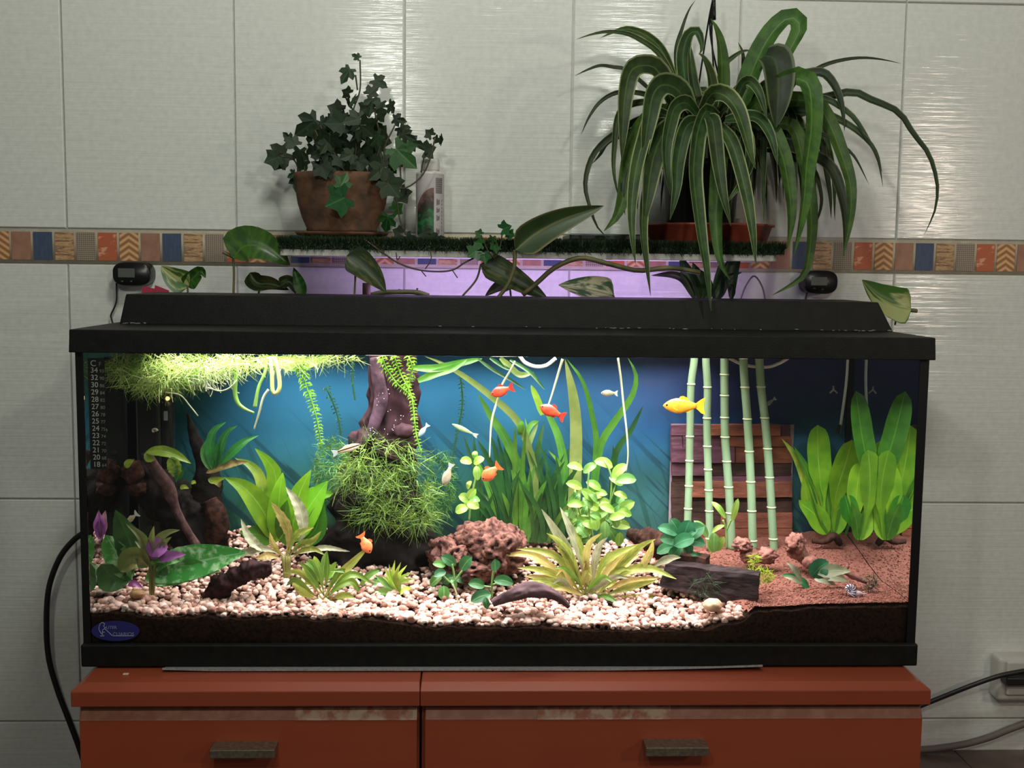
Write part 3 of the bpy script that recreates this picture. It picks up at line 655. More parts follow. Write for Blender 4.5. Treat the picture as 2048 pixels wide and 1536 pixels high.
ivl = [(700, 138, 46, 215, 0), (718, 116, 24, 300, 0), (750, 160, 40, 130, 0), (698, 187, 28, 290, 0), (706, 208, 42, 320, 0), (700, 204, 34, 240, 0), (745, 197, 46, 200, 0), (738, 188, 36, 45, 0), (778, 208, 40, 130, 0), (762, 205, 30, 200, 0),
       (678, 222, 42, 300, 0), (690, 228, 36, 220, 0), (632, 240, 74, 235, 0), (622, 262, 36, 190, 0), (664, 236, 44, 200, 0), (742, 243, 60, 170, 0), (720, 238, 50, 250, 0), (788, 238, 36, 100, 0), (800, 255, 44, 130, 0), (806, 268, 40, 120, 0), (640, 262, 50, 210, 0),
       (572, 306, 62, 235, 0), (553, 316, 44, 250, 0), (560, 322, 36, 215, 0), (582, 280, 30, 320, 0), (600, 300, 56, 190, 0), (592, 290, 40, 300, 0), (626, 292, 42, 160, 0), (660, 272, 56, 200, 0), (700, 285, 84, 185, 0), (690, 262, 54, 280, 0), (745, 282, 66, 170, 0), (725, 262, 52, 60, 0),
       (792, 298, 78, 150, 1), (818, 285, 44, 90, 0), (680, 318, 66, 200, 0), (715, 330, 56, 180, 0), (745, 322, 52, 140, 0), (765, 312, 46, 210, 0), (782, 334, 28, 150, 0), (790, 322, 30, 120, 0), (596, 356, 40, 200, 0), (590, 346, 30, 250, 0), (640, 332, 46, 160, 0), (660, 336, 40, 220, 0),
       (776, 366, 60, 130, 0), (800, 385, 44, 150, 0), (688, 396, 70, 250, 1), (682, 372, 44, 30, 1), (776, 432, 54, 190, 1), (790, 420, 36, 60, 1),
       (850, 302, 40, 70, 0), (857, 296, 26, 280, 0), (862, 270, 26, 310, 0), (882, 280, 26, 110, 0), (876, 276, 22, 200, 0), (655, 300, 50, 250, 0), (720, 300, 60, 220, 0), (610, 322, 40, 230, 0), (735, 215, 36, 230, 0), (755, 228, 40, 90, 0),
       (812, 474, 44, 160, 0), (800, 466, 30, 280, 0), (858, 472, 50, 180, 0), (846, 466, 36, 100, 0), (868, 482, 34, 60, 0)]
ri = random.Random(77)
for _ in range(26): ivl.append((ri.uniform(640, 790), ri.uniform(238, 338), ri.uniform(38, 62), ri.uniform(120, 250), 0))
for i, (x, y, s, an, br) in enumerate(ivl):
    onpot = y > 345 and 640 < x < 790
    Y = (.248 if onpot else .31+random.uniform(-.045, .045)) if y < 450 else .232
    if x > 830 and y < 320: Y = .30
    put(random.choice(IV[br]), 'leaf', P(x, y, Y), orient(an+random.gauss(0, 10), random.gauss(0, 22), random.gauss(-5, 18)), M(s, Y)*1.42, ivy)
for pl in ([(700, 345), (712, 300), (705, 230), (720, 180), (720, 120)], [(715, 180), (711, 150)], [(690, 345), (665, 300), (640, 250)], [(740, 345), (760, 290), (748, 215)], [(600, 350), (588, 320), (560, 312)], [(610, 346), (605, 300)], [(640, 345), (645, 300), (630, 260)],
           [(770, 350), (768, 300), (790, 250)], [(760, 352), (800, 378), (840, 356), (860, 318), (870, 275)], [(803, 378), (800, 330)], [(842, 345), (850, 305)], [(760, 360), (790, 390)], [(790, 380), (800, 440), (812, 470)]):
    tube(MB(), [P(x, y, .262 if k else .30) for k, (x, y) in enumerate(pl)] if pl[0] == (760, 352) else [P(x, y, .305) for x, y in pl], .0011, 6, n=20).build('stem', STEM, ivy)
# trailing ivy tip that hangs over the shelf edge in the middle
t = thing('ivy_runner', 'small ivy runner with bright leaves hanging over the middle of the shelf', 'plant', P(985, 500, .216))
for x, y, s, an, br in [(960, 469, 26, 300, 1), (1006, 458, 40, 70, 1), (1018, 468, 30, 110, 1), (985, 474, 34, 190, 1), (988, 492, 36, 180, 1), (952, 502, 46, 230, 1), (963, 488, 34, 280, 1), (968, 510, 36, 170, 1)]:
    put(random.choice(IV[br]), 'leaf', P(x, y, .214), orient(an, random.gauss(0, 18), random.gauss(0, 15)), M(s, .214)*1.2, t)
for pl in ([(962, 470), (975, 500), (990, 518)], [(1005, 462), (1000, 495), (990, 516)], [(985, 480), (990, 516)]):
    tube(MB(), [P(x, y, .217) for x, y in pl], .0010, 6, n=12).build('stem', STEM, t)
t = thing('bare_runner', 'thin bare brown runner sagging below the front of the shelf', 'plant', P(850, 540, .22))
tube(MB(), [P(x, y, .219) for x, y in [(728, 478), (765, 505), (795, 525), (830, 538), (870, 543), (905, 540), (930, 525), (960, 510)]], .0012, 6, n=40).build('stem', STEM, t)
for pl in ([(842, 541), (852, 553)], [(905, 541), (915, 556)], [(800, 512), (795, 520), (792, 505)], [(860, 500), (862, 520), (850, 538)]):
    tube(MB(), [P(x, y, .2185) for x, y in pl], .0008, 5, n=8).build('rootlet', STEM, t)
# ------------------------------------------------------------------ spider plant
SY = .315
c = P(1400, 445, SY); c.z = SZ+.0130
terra = mat('terracotta_plastic', (156, 72, 52), (140, 62, 46), 40, .5)
ts = thing('plant_saucer', 'wide terracotta coloured dish under the spider plant pot', 'saucer', (P(1418, 488, .30).x, .305, SZ+.0088))
s0 = BASE[ts.name]; rt = M(131, .30); hh = P(1418, 441, .24).z-P(1418, 491, .24).z
lathe(MB(), [(rt*.82, 0), (rt*.86, .002), (rt*.955, hh-.004), (rt, hh-.003), (rt, hh), (rt*.95, hh), (rt*.93, hh-.006), (rt*.82, .004), (.0001, .004)], s0, 56, 1, .74).build('dish', terra, ts)
sp = thing('spider_plant', 'large spider plant with long arching cream edged leaves, in a dark hanging pot', 'plant', c)
pr = P(1395, 330, SY).z-c.z; m_ = lambda v: M(v, SY)
lathe(MB(), [(m_(58), 0), (m_(62), .003), (m_(76), pr-.006), (m_(80), pr-.005), (m_(80), pr+.004), (m_(74), pr+.004), (m_(70), pr-.01)], c, 48).build('pot', mat('dark_green_pot', (26, 34, 28), None, rough=.45), sp)
lathe(MB(), [(m_(70), pr-.008), (.0001, pr-.002)], c, 32).build('potting_soil', bpy.data.materials['dark_soil'], sp)
for pl in ([(1427, -8), (1415, 55), (1395, 190), (1380, 330)], [(1429, -8), (1420, 60), (1440, 160), (1465, 200), (1472, 330)], [(1428, 5), (1424, 80), (1440, 330)]):
    tube(MB(), [P(x, y, SY-.02+.02*k) for k, (x, y) in enumerate(pl)], .0013, 6, n=20).build('hanger_wire', BLK, sp)
tube(MB(), [P(1427, -12, SY), P(1428, 40, SY)], .003, 8, n=5).build('hanger_hook', BLK, sp)
SPM = leafmat('spider_leaf', (60, 84, 38), (44, 66, 32), mid=(84, 112, 60), midw=.05, margin=(156, 168, 116), mpos=.40, scale=60, trans=.28, var=.22, rough=.6)
SPG = leafmat('spider_leaf_plain', (76, 110, 40), (56, 88, 34), mid=(98, 130, 58), midw=.05, scale=60, trans=.3, var=.22, rough=.6)
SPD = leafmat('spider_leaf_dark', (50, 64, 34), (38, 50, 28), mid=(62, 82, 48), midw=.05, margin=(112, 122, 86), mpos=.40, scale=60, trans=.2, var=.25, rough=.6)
spl = [ # material, width px, Y at base, Y at tip, points
 (0, 11, .29, .26, [(1372, 215), (1347, 160), (1317, 107), (1280, 80), (1250, 67), (1212, 64), (1180, 70), (1152, 79)]),
 (0, 16, .29, .27, [(1360, 200), (1330, 112), (1300, 76), (1265, 60), (1240, 60), (1200, 76)]),
 (0, 34, .27, .20, [(1350, 220), (1318, 145), (1290, 131), (1262, 142), (1250, 190), (1246, 250), (1243, 322)]),
 (2, 9, .30, .30, [(1310, 190), (1255, 143), (1225, 135), (1200, 132), (1175, 140), (1149, 152)]),
 (2, 9, .30, .28, [(1330, 220), (1297, 192), (1262, 185), (1230, 187), (1200, 205), (1178, 235), (1162, 270)]),
 (0, 38, .27, .19, [(1385, 225), (1355, 180), (1325, 170), (1306, 190), (1297, 237), (1290, 290), (1289, 338)]),
 (0, 26, .26, .18, [(1395, 230), (1372, 206), (1350, 215), (1340, 245), (1332, 290), (1333, 340), (1341, 392)]),
 (0, 26, .30, .28, [(1380, 220), (1366, 125), (1372, 82), (1382, 66), (1396, 64), (1404, 94), (1398, 110)]),
 (2, 8, .30, .30, [(1365, 200), (1352, 110), (1365, 55), (1378, 20), (1391, 0)]),
 (0, 18, .29, .29, [(1400, 220), (1386, 160), (1380, 95), (1384, 88)]),
 (0, 22, .27, .25, [(1428, 215), (1421, 155), (1408, 118), (1397, 106)]),
 (1, 25, .29, .28, [(1440, 220), (1444, 155), (1441, 95), (1432, 58), (1421, 37)]),
 (0, 10, .29, .29, [(1440, 180), (1452, 130), (1463, 117), (1485, 103), (1506, 101)]),
 (2, 9, .30, .30, [(1485, 200), (1487, 135), (1485, 105), (1476, 84)]),
 (1, 36, .27, .24, [(1480, 230), (1506, 140), (1540, 72), (1574, 37), (1592, 40), (1600, 58), (1580, 100), (1562, 142), (1552, 175)]),
 (1, 20, .28, .27, [(1480, 230), (1503, 135), (1517, 87), (1535, 66), (1545, 70)]),
 (2, 54, .25, .21, [(1530, 112), (1548, 118), (1556, 150), (1556, 200), (1552, 255)]),
 (2, 8, .29, .27, [(1500, 210), (1560, 172), (1617, 147), (1650, 130), (1687, 120), (1725, 116), (1762, 119), (1803, 127)]),
 (2, 20, .28, .24, [(1490, 210), (1545, 165), (1612, 150), (1645, 147), (1667, 170), (1680, 200), (1687, 237), (1689, 262)]),
 (1, 37, .25, .14, [(1500, 220), (1545, 178), (1590, 158), (1614, 166), (1622, 200), (1622, 260), (1613, 330), (1608, 400), (1600, 450), (1587, 512)]),
 (2, 14, .28, .22, [(1520, 240), (1580, 210), (1637, 198), (1675, 190), (1707, 185), (1740, 200), (1795, 225), (1825, 268), (1855, 307), (1870, 350), (1874, 384), (1868, 425), (1848, 470)]),
 (2, 13, .28, .23, [(1500, 240), (1560, 202), (1640, 197), (1675, 212), (1707, 237), (1735, 280), (1755, 320), (1766, 374)]),
 (2, 15, .28, .23, [(1500, 250), (1550, 222), (1635, 225), (1687, 245), (1725, 272), (1752, 305), (1764, 345)]),
 (2, 9, .29, .26, [(1500, 270), (1560, 258), (1637, 267), (1675, 287), (1707, 312), (1738, 369)]),
 (1, 26, .26, .16, [(1500, 230), (1580, 200), (1635, 212), (1660, 250), (1678, 295), (1695, 345), (1702, 384), (1700, 440), (1685, 518)]),
 (2, 24, .27, .18, [(1500, 290), (1560, 288), (1630, 315), (1662, 340), (1680, 385), (1690, 440), (1688, 512)]),
 (2, 11, .28, .22, [(1520, 300), (1570, 308), (1622, 335), (1640, 384), (1640, 420), (1625, 462)]),
 (0, 31, .24, .095, [(1435, 235), (1412, 222), (1396, 260), (1390, 300), (1387, 350), (1394, 420), (1402, 480), (1412, 540), (1418, 590), (1422, 622)]),
 (0, 32, .24, .17, [(1405, 215), (1425, 187), (1450, 192), (1472, 218), (1488, 262), (1500, 307), (1511, 338)]),
 (0, 26, .23, .14, [(1410, 235), (1424, 240), (1430, 280), (1436, 330), (1446, 390), (1462, 452)]),
 (0, 17, .24, .17, [(1470, 250), (1496, 270), (1500, 320), (1490, 355), (1470, 384), (1449, 411)]),
 (0, 24, .23, .13, [(1440, 250), (1465, 290), (1488, 370), (1503, 450), (1512, 532)]),
 (0, 38, .24, .16, [(1370, 250), (1330, 265), (1310, 305), (1300, 350), (1294, 400), (1287, 452)]),
 (0, 24, .24, .13, [(1350, 235), (1305, 230), (1285, 285), (1270, 350), (1263, 420), (1265, 480), (1271, 528)]),
 (0, 24, .23, .12, [(1350, 270), (1308, 320), (1288, 400), (1284, 460), (1292, 530), (1301, 592)]),
 (1, 38, .26, .19, [(1360, 230), (1310, 235), (1272, 285), (1257, 345), (1247, 395), (1232, 435), (1208, 462)]),
 (0, 12, .27, .21, [(1340, 220), (1290, 205), (1240, 225), (1228, 300), (1228, 350), (1239, 402)]),
 (2, 11, .28, .20, [(1350, 240), (1290, 235), (1235, 265), (1200, 292), (1179, 325), (1170, 370), (1178, 410), (1195, 455), (1222, 482)]),
 (2, 14, .28, .25, [(1350, 250), (1300, 255), (1222, 280), (1200, 310), (1184, 328)]),
 (1, 30, .25, .16, [(1470, 240), (1530, 250), (1560, 300), (1575, 360), (1582, 430), (1575, 500)]),
 (1, 24, .26, .17, [(1500, 260), (1580, 250), (1605, 320), (1620, 400), (1622, 470), (1612, 540), (1590, 565), (1545, 590)]),
 (0, 26, .24, .16, [(1400, 240), (1372, 255), (1356, 320), (1352, 380), (1340, 440)]),
 (1, 28, .24, .16, [(1430, 250), (1440, 300), (1436, 370), (1432, 440), (1440, 520), (1460, 560)]),
 (0, 22, .26, .18, [(1450, 240), (1510, 235), (1540, 270), (1556, 330)]),
 (0, 20, .26, .20, [(1460, 230), (1490, 165), (1515, 180), (1535, 240)]),
 (0, 22, .25, .19, [(1360, 260), (1315, 255), (1285, 300), (1272, 360), (1275, 420)]),
 (2, 18, .27, .20, [(1350, 260), (1290, 270), (1255, 320), (1245, 380), (1250, 430)]),
]
SM = [SPM, SPG, SPD]
for mi, w, Ya, Yb, pl in spl:
    n = len(pl)-1
    cl = [P(x, y, Ya+(Yb-Ya)*min(1, (k/n)*1.3)) for k, (x, y) in enumerate(pl)]
    ribbon(MB(), cl, M(w, (Ya+Yb)/2)*1.22, 'strap', face=(random.gauss(0, .25), -1, .25+random.gauss(0, .1)), fold=.22, seg=22).build('leaf', SM[mi], sp)
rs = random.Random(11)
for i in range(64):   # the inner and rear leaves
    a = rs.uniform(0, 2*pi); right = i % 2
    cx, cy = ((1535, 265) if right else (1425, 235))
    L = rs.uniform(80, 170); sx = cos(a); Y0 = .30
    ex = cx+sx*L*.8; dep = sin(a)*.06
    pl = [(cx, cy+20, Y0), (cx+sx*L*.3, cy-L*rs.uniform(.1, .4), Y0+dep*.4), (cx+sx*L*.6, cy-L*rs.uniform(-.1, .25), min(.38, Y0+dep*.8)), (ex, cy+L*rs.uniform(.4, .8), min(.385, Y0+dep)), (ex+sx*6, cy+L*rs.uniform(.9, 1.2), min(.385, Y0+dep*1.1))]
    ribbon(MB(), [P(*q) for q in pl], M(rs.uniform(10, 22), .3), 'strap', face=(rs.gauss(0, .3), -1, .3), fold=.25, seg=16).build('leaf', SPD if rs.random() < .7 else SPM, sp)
# small things on the turf by the spider plant
c2 = P(1478, 440, .375); c2.z = TZ-.002
t = thing('plastic_cup', 'small white plastic cup behind the spider plant pot', 'cup', c2)
lathe(MB(), [(.008, 0), (.0085, .001), (.011, .036), (.0115, .037), (.0105, .037), (.0098, .010)], c2, 28).build('cup', WPL, t)
a, b = P(1138, 480, .27), P(1300, 462, .27)
tag(bevel(box(MB(), (a.x, .262, TZ-.003), (b.x-.01, .385, TZ+.006)).build('plastic_tray', mat('dark_tray', (24, 34, 26), None, rough=.4), smooth=False), .002), 'flat dark green tray lying on the turf left of the terracotta dish', 'tray')
# ------------------------------------------------------------------ pothos shoots behind the hood
PGR = leafmat('pothos_green', (72, 116, 42), (48, 84, 34), mid=(84, 124, 58), midw=.03, scale=1, uvn=(1.5, 9, 1), trans=.25, rough=.33, var=.12)
PVA = leafmat('pothos_variegated', (60, 96, 44), (176, 186, 122), mid=(120, 140, 80), midw=.03, uvn=(4, 2.2, 1), lo=.46, hi=.54, trans=.25, rough=.35, var=.10)
PDK = leafmat('pothos_dark', (46, 62, 34), (86, 92, 48), mid=(70, 86, 44), midw=.03, uvn=(5, 2.5, 1), lo=.5, hi=.6, trans=.2, rough=.4, var=.12)
PCR = leafmat('pothos_half_cream', (70, 112, 44), (184, 190, 128), mid=(150, 168, 96), midw=.03, uvn=(2.2, .8, 1), lo=.47, hi=.53, trans=.25, rough=.36, var=.06)
PBK = leafmat('pothos_underside', (64, 86, 48), (54, 76, 44), mid=(120, 124, 78), midw=.05, margin=(124, 116, 76), mpos=.42, trans=.25, rough=.45, var=.06)
PST = mat('pothos_stem', (112, 104, 66), (84, 84, 52), 30, .5)
def shoot(nm, lab, leaves, stems, Yb, cat='plant', grp='pothos shoots behind the hood'):
    l0 = leaves[0][1][0] if leaves else stems[0][0][0]
    t = thing(nm, lab, cat, P(l0[0], l0[1], Yb), grp)
    for m, pl, w, Y, face, kw in leaves:
        ribbon(MB(), [P(x, y, Y if not isinstance(Y, tuple) else Y[0]+(Y[1]-Y[0])*k/(len(pl)-1)) for k, (x, y) in enumerate(pl)], M(w, Yb), kw.get('prof', 'heart'), face=face, fold=kw.get('fold', .2), seg=16, across=6, twist=kw.get('twist', 0)).build('leaf', m, t)
    for pl, r in stems:
        tube(MB(), [P(x, y, Yb) for x, y in pl], M(r, Yb), 8, n=24).build('stem', PST, t)
f0 = (0, -1, .25)
shoot('pothos_shoot', 'broad green pothos leaf at the left end of the shelf', [(PGR, [(466, 516), (490, 492), (530, 496), (580, 530)], 78, .27, (-.1, -1, .4), {})], [([(446, 504), (466, 514)], 3.5), ([(466, 514), (468, 545), (467, 592)], 2.4)], .275)
shoot('pothos_shoot', 'half cream pothos leaf beside the left digital thermometer', [(PCR, [(378, 572), (350, 556), (322, 532)], 52, .29, (-.2, -1, .2), {}), (PGR, [(372, 572), (388, 554), (402, 542), (411, 556)], 34, .295, (.3, -1, .1), {'fold': .5})], [([(375, 570), (376, 595)], 2)], .29)
shoot('pothos_shoot', 'dark curled pothos leaf below the left end of the shelf', [(PDK, [(500, 545), (516, 566), (545, 568), (578, 580)], 36, .30, (0, -1, .1), {'fold': .6}), (PDK, [(560, 572), (580, 564), (592, 588)], 26, .295, f0, {'fold': .4})], [([(520, 575), (516, 592)], 2)], .30)
shoot('pothos_shoot', 'pointed dark green spike leaf under the left part of the shelf', [(PGR, [(606, 595), (600, 570), (587, 535)], 24, .29, f0, {'prof': 'lance'})], [([(604, 588), (606, 600)], 3)], .29)
shoot('pothos_shoot', 'green pothos leaf with cream streak hanging under the left half of the shelf', [(PDK, [(693, 512), (716, 526), (745, 552), (772, 584)], 60, .215, (.25, -1, .2), {})], [([(711, 545), (709, 592)], 2)], .217)
shoot('pothos_shoot', 'long pale backed pothos leaf rising above the middle of the shelf', [(PBK, [(1030, 500), (1075, 465), (1130, 437), (1207, 412)], 64, .19, (-.2, -1, -.2), {'fold': .35})], [([(1030, 500), (1028, 535), (1015, 570), (996, 596)], 4)], .195)
shoot('pothos_shoot', 'mottled dark pothos leaf below the middle of the shelf', [(PDK, [(962, 528), (1000, 545), (1045, 570), (1096, 598)], 58, .225, (.1, -1, .35), {})], [([(962, 528), (952, 560), (925, 592)], 2)], .225)
shoot('pothos_shoot', 'small blackish pothos leaf next to the mottled one', [(PDK, [(1022, 575), (1000, 572), (970, 592)], 26, .26, f0, {})], [([(1020, 575), (1022, 595)], 2)], .26)
shoot('pothos_shoot', 'yellow green variegated pothos leaf lying along the hood top', [(PVA, [(1228, 592), (1190, 582), (1155, 576), (1117, 570)], 62, .27, (0, -1, .5), {})], [([(1226, 590), (1232, 604)], 2)], .27)
shoot('pothos_vine', 'bare olive pothos vine bending below the shelf', [], [([(1045, 590), (1075, 565), (1110, 535), (1160, 516), (1215, 527), (1275, 541), (1340, 536), (1400, 545)], 5)], .215)
shoot('pothos_shoot', 'half cream pothos leaf beyond the right end of the hood', [(PCR, [(1822, 620), (1790, 612), (1755, 592), (1724, 560)], 78, .265, (.1, -1, .3), {})], [([(1834, 622), (1818, 620)], 4), ([(1796, 616), (1790, 650)], 2)], .27)
shoot('curled_twig', 'brown curled twig lying along the back of the hood top', [], [([(742, 590), (765, 585), (800, 584), (835, 585), (858, 592)], 5), ([(800, 585), (798, 578)], 2), ([(833, 585), (835, 576)], 2)], .255, 'twig', None)
tag(tube(MB(), [P(733, 566, .30), P(733, 600, .30)], M(8, .3), 10, n=4).build('brown_rod', mat('brown_rod', (92, 66, 62), None, rough=.6)), 'short brown rod standing behind the hood', 'rod')
mb = MB()
for pl in ([(286, 572), (312, 578), (318, 600), (280, 600)], [(310, 570), (338, 581), (340, 600), (306, 600)]):
    vs = [P(x, y, .262) for x, y in pl]+[P(x, y, .266) for x, y in pl]; mb.add(vs, [(0, 1, 2, 3), (7, 6, 5, 4)]+[(i, 4+i, 4+(i+1) % 4, (i+1) % 4) for i in range(4)])
tag(mb.build('red_clip', mat('red_plastic', (170, 50, 74), None, rough=.4), smooth=False), 'red plastic clip peeking over the left end of the hood', 'clip')
TANK = True
# ------------------------------------------------------------------ substrate
SOIL = mat('dark_aquarium_soil', (52, 33, 24), (18, 13, 10), 300, .95, bump=1, bscale=350, lo=.4, hi=.7, spec=.08)
mb = MB(); nx, ny = 120, 40
for i in range(nx+1):
    for j in range(ny+1):
        x = -.4928+.9856*i/nx; y = .0066+.2370*j/ny
        mb.v.append(Vector((x, y, zs(x, y)-.003+.0022*noise.noise(Vector((x*90, y*90, 0))))))
for i in range(nx+1): mb.v.append(Vector((-.4928+.9856*i/nx, .0066, .0105)))
fs = [(i*(ny+1)+j, (i+1)*(ny+1)+j, (i+1)*(ny+1)+j+1, i*(ny+1)+j+1) for i in range(nx) for j in range(ny)]
b0 = (nx+1)*(ny+1); fs += [(b0+i, b0+i+1, (i+1)*(ny+1), i*(ny+1)) for i in range(nx)]
v = mb.v; mb.v = []; mb.add(v, fs)
tag(mb.build('aquarium_soil', SOIL, kind='stuff'), 'dark brown soil layer under the gravel, seen through the front glass', 'soil')
def gravelmat():
    m, t, out = nodes('mixed_pink_gravel'); b = nd(t, 'ShaderNodeBsdfPrincipled', i_Roughness=.8); b.inputs['Specular IOR Level'].default_value = .08
    g = t.nodes.new('ShaderNodeNewGeometry'); c = ramp(t, g.outputs['Random Per Island'], [(0, lin((84, 52, 44))), (.14, lin((104, 68, 58))), (.2, lin((166, 124, 110))), (.5, lin((206, 168, 154))), (.8, lin((226, 196, 184))), (1, lin((238, 216, 206)))])
    t.links.new(mixc(t, contrast(t, noi(t, texc(t), 160, 3), .35, .75), c, lin((150, 110, 98))), b.inputs['Base Color']); t.links.new(b.outputs[0], out.inputs[0]); return m
GRV = gravelmat(); GRV0 = mat('pale_gravel', (222, 186, 172), (160, 118, 106), 120, .7, island=.42, lo=.3, hi=.8, spec=.08)
mb = MB(); rg = random.Random(5); cnt = 0
while cnt < 5600:
    x = rg.uniform(-.491, .34); y = .008+.233*rg.random()**1.25
    if sandmask(x, y) > .5: continue
    cnt += 1; r = rg.uniform(.0022, .0048)*(1+.15*(y < .03)); sd = rg.random()*30
    S3 = (r*rg.uniform(.8, 1.3), r*rg.uniform(.8, 1.2), r*rg.uniform(.6, .95)); a = rg.random()*pi; ca, sa = cos(a), sin(a)
    z = zs(x, y)+rg.uniform(-.0022, .0026)
    sub = 2 if y < .07 else 1
    vs = []
    for q in ICO[sub][0]:
        k = 1+.28*noise.noise(q*1.6+Vector((sd, 0, 0))); X, Y, Z = q.x*S3[0]*k, q.y*S3[1]*k, q.z*S3[2]*k
        vs.append((x+X*ca-Y*sa, max(.0064, y+X*sa+Y*ca), z+Z))
    mb.add(vs, ICO[sub][1])
gb = thing('gravel', 'pinkish white pebble gravel covering most of the tank floor', 'gravel', (-.09, .08, .045))
mb.build('small_pebbles', GRV, gb, kind='stuff')
pms = []
for k in range(6):
    m2 = rock(MB(), (0, 0, 0), (1, .85, .72), 2, .25, 1.4); pms.append(m2.mesh('pebble', [mat('pebble_stone', [(232, 198, 186), (206, 166, 150), (238, 210, 200), (188, 146, 126), (222, 190, 172), (210, 176, 166)][k], (176, 132, 118), 150, .65, lo=.45, hi=.9)], Vector((0, 0, 0))))
cnt = 0
while cnt < 260:
    x = rg.uniform(-.485, .30); y = .011+.10*rg.random()**1.5
    if sandmask(x, y) > .4 or noise.noise(Vector((x*22, y*22, 7))) < -.3: continue
    r = rg.uniform(.0040, .0062); o = bpy.data.objects.new('pebble', pms[cnt % 6]); COL.objects.link(o); o.parent = gb
    o.location = Vector((x, max(y, .0075+r), zs(x, y)+.0012))-BASE[gb.name]; o.rotation_euler = (rg.uniform(-.4, .4), rg.uniform(-.4, .4), rg.random()*6); o.scale = (r, r, r); cnt += 1
# red fine gravel
RED = mat('red_fine_gravel', (108, 64, 55), (146, 96, 84), 420, .85, bump=.8, bscale=500, lo=.3, hi=.7, spec=.08)
mb = MB(); nx, ny = 90, 90
idx = {}
for i in range(nx+1):
    for j in range(ny+1):
        x = .17+.3228*i/nx; y = .0068+.2366*j/ny
        if sandmask(x, y) > .3:
            idx[i, j] = len(mb.v); mb.v.append(Vector((x, y, zs(x, y)+.0006+.0014*noise.noise(Vector((x*160, y*160, 0)))+.0008*noise.noise(Vector((x*420, y*420, 3))))))
fs = [(idx[i, j], idx[i+1, j], idx[i+1, j+1], idx[i, j+1]) for i in range(nx) for j in range(ny) if all(k in idx for k in ((i, j), (i+1, j), (i+1, j+1), (i, j+1)))]
v = mb.v; mb.v = []; mb.add(v, fs)
for _ in range(3000):
    x = rg.uniform(.22, .491); y = .0075+.2*rg.random()**1.6
    if sandmask(x, y) < .6: continue
    r = rg.uniform(.0008, .0017); mb.add([(x+q.x*r, max(.0066, y+q.y*r), zs(x, y)+.0008+q.z*r) for q in ICO[1][0]], ICO[1][1])
tag(mb.build('red_sand', RED, kind='stuff'), 'fine reddish sand in the right corner of the tank', 'sand')
# ------------------------------------------------------------------ stones and wood
LAVA = mat('lava_rock', (122, 82, 72), (46, 30, 29), 110, .9, bump=1, bscale=160, lo=.35, hi=.65, spec=.08)
p = G(960, 1150); c = P(957, 1108, .125)
mb = MB(); c2 = P(992, 1098, .125); c1 = P(905, 1112, .120); c3 = P(950, 1075, .130); c4 = P(940, 1135, .115)
rock(mb, c2, (M(62, .12), .044, M(60, .12)), 5, .26, 1.5, rough=.24, pits=.40, rot=-.15)
rock(mb, c1, (M(50, .12), .036, M(42, .12)), 5, .26, 1.6, rough=.24, pits=.38)
rock(mb, c3, (M(44, .12), .030, M(30, .12)), 4, .3, 1.6, rough=.3, pits=.5)
rock(mb, c4, (M(70, .12), .036, M(32, .12)), 5, .2, 1.6, rough=.3, pits=.4)
o = mb.build('lava_rock', LAVA)
tag(o, 'pitted pinkish brown lava rock in the middle of the gravel', 'rock')
DW = mat('purple_brown_driftwood', (66, 42, 48), (34, 22, 26), 90, .7, bump=.8, bscale=70, stretch=(1, 1, .35), lo=.3, hi=.7, spec=.08)
DWD = mat('dark_driftwood', (30, 24, 21), (14, 12, 11), 110, .8, bump=.8, bscale=80, lo=.3, hi=.7, spec=.08)
DWR = mat('reddish_driftwood', (72, 46, 37), (36, 25, 22), 90, .75, bump=.8, bscale=70, stretch=(1, 1, .5), lo=.35, hi=.65, spec=.08)
TY = .155
t = thing('driftwood', 'tall driftwood trunk with moss around it, standing in the middle of the tank', 'driftwood', P(750, 1140, TY))
mb = MB(); tube(mb, [P(x, y, TY) for x, y in [(782, 700), (784, 760), (786, 815), (780, 870), (765, 905)]], [M(r, TY) for r in (45, 47, 49, 55, 64)], 56, n=90, flat=.55, amp=.09, freq=26, ridge=.30)
rock(mb, P(808, 862, .125), (.014, .010, .010), 3, .2)
mb.build('upper_trunk', DW, t)
mb = MB(); tube(mb, [P(x, y, TY) for x, y in [(768, 885), (758, 940), (752, 1010), (752, 1080), (752, 1160)]], [M(r, TY) for r in (58, 70, 92, 108, 116)], 56, n=90, flat=.42, amp=.22, freq=24, ridge=.30)
mb.build('lower_trunk', DWD, t)
mb = MB(); tube(mb, [P(x, y, TY-.026) for x, y in [(750, 715), (757, 760), (762, 800), (748, 850), (735, 880)]], [M(r, TY) for r in (10, 13, 13, 12, 9)], 12, n=30, amp=.1, freq=40)
mb.build('pale_ridge', mat('pale_purple_wood', (94, 70, 84), (56, 40, 48), 80, .7, bump=.5, bscale=60, spec=.08), t, label='pale purplish ridge of bare wood')
mb = MB(); rb_ = random.Random(8)
for k in range(44):
    x, y = rb_.choice([(rb_.gauss(756, 4), rb_.uniform(760, 812)), (rb_.gauss(776, 6), rb_.uniform(770, 870)), (rb_.gauss(800, 8), rb_.uniform(830, 866)), (rb_.gauss(748, 8), rb_.uniform(845, 872))])
    rock(mb, P(x, y, TY-.034), (.0006, .0005, .0006), 1, 0)
mb.build('air_bubbles', mat('bubble_white', (214, 214, 222), None, rough=.3), t, kind='stuff')
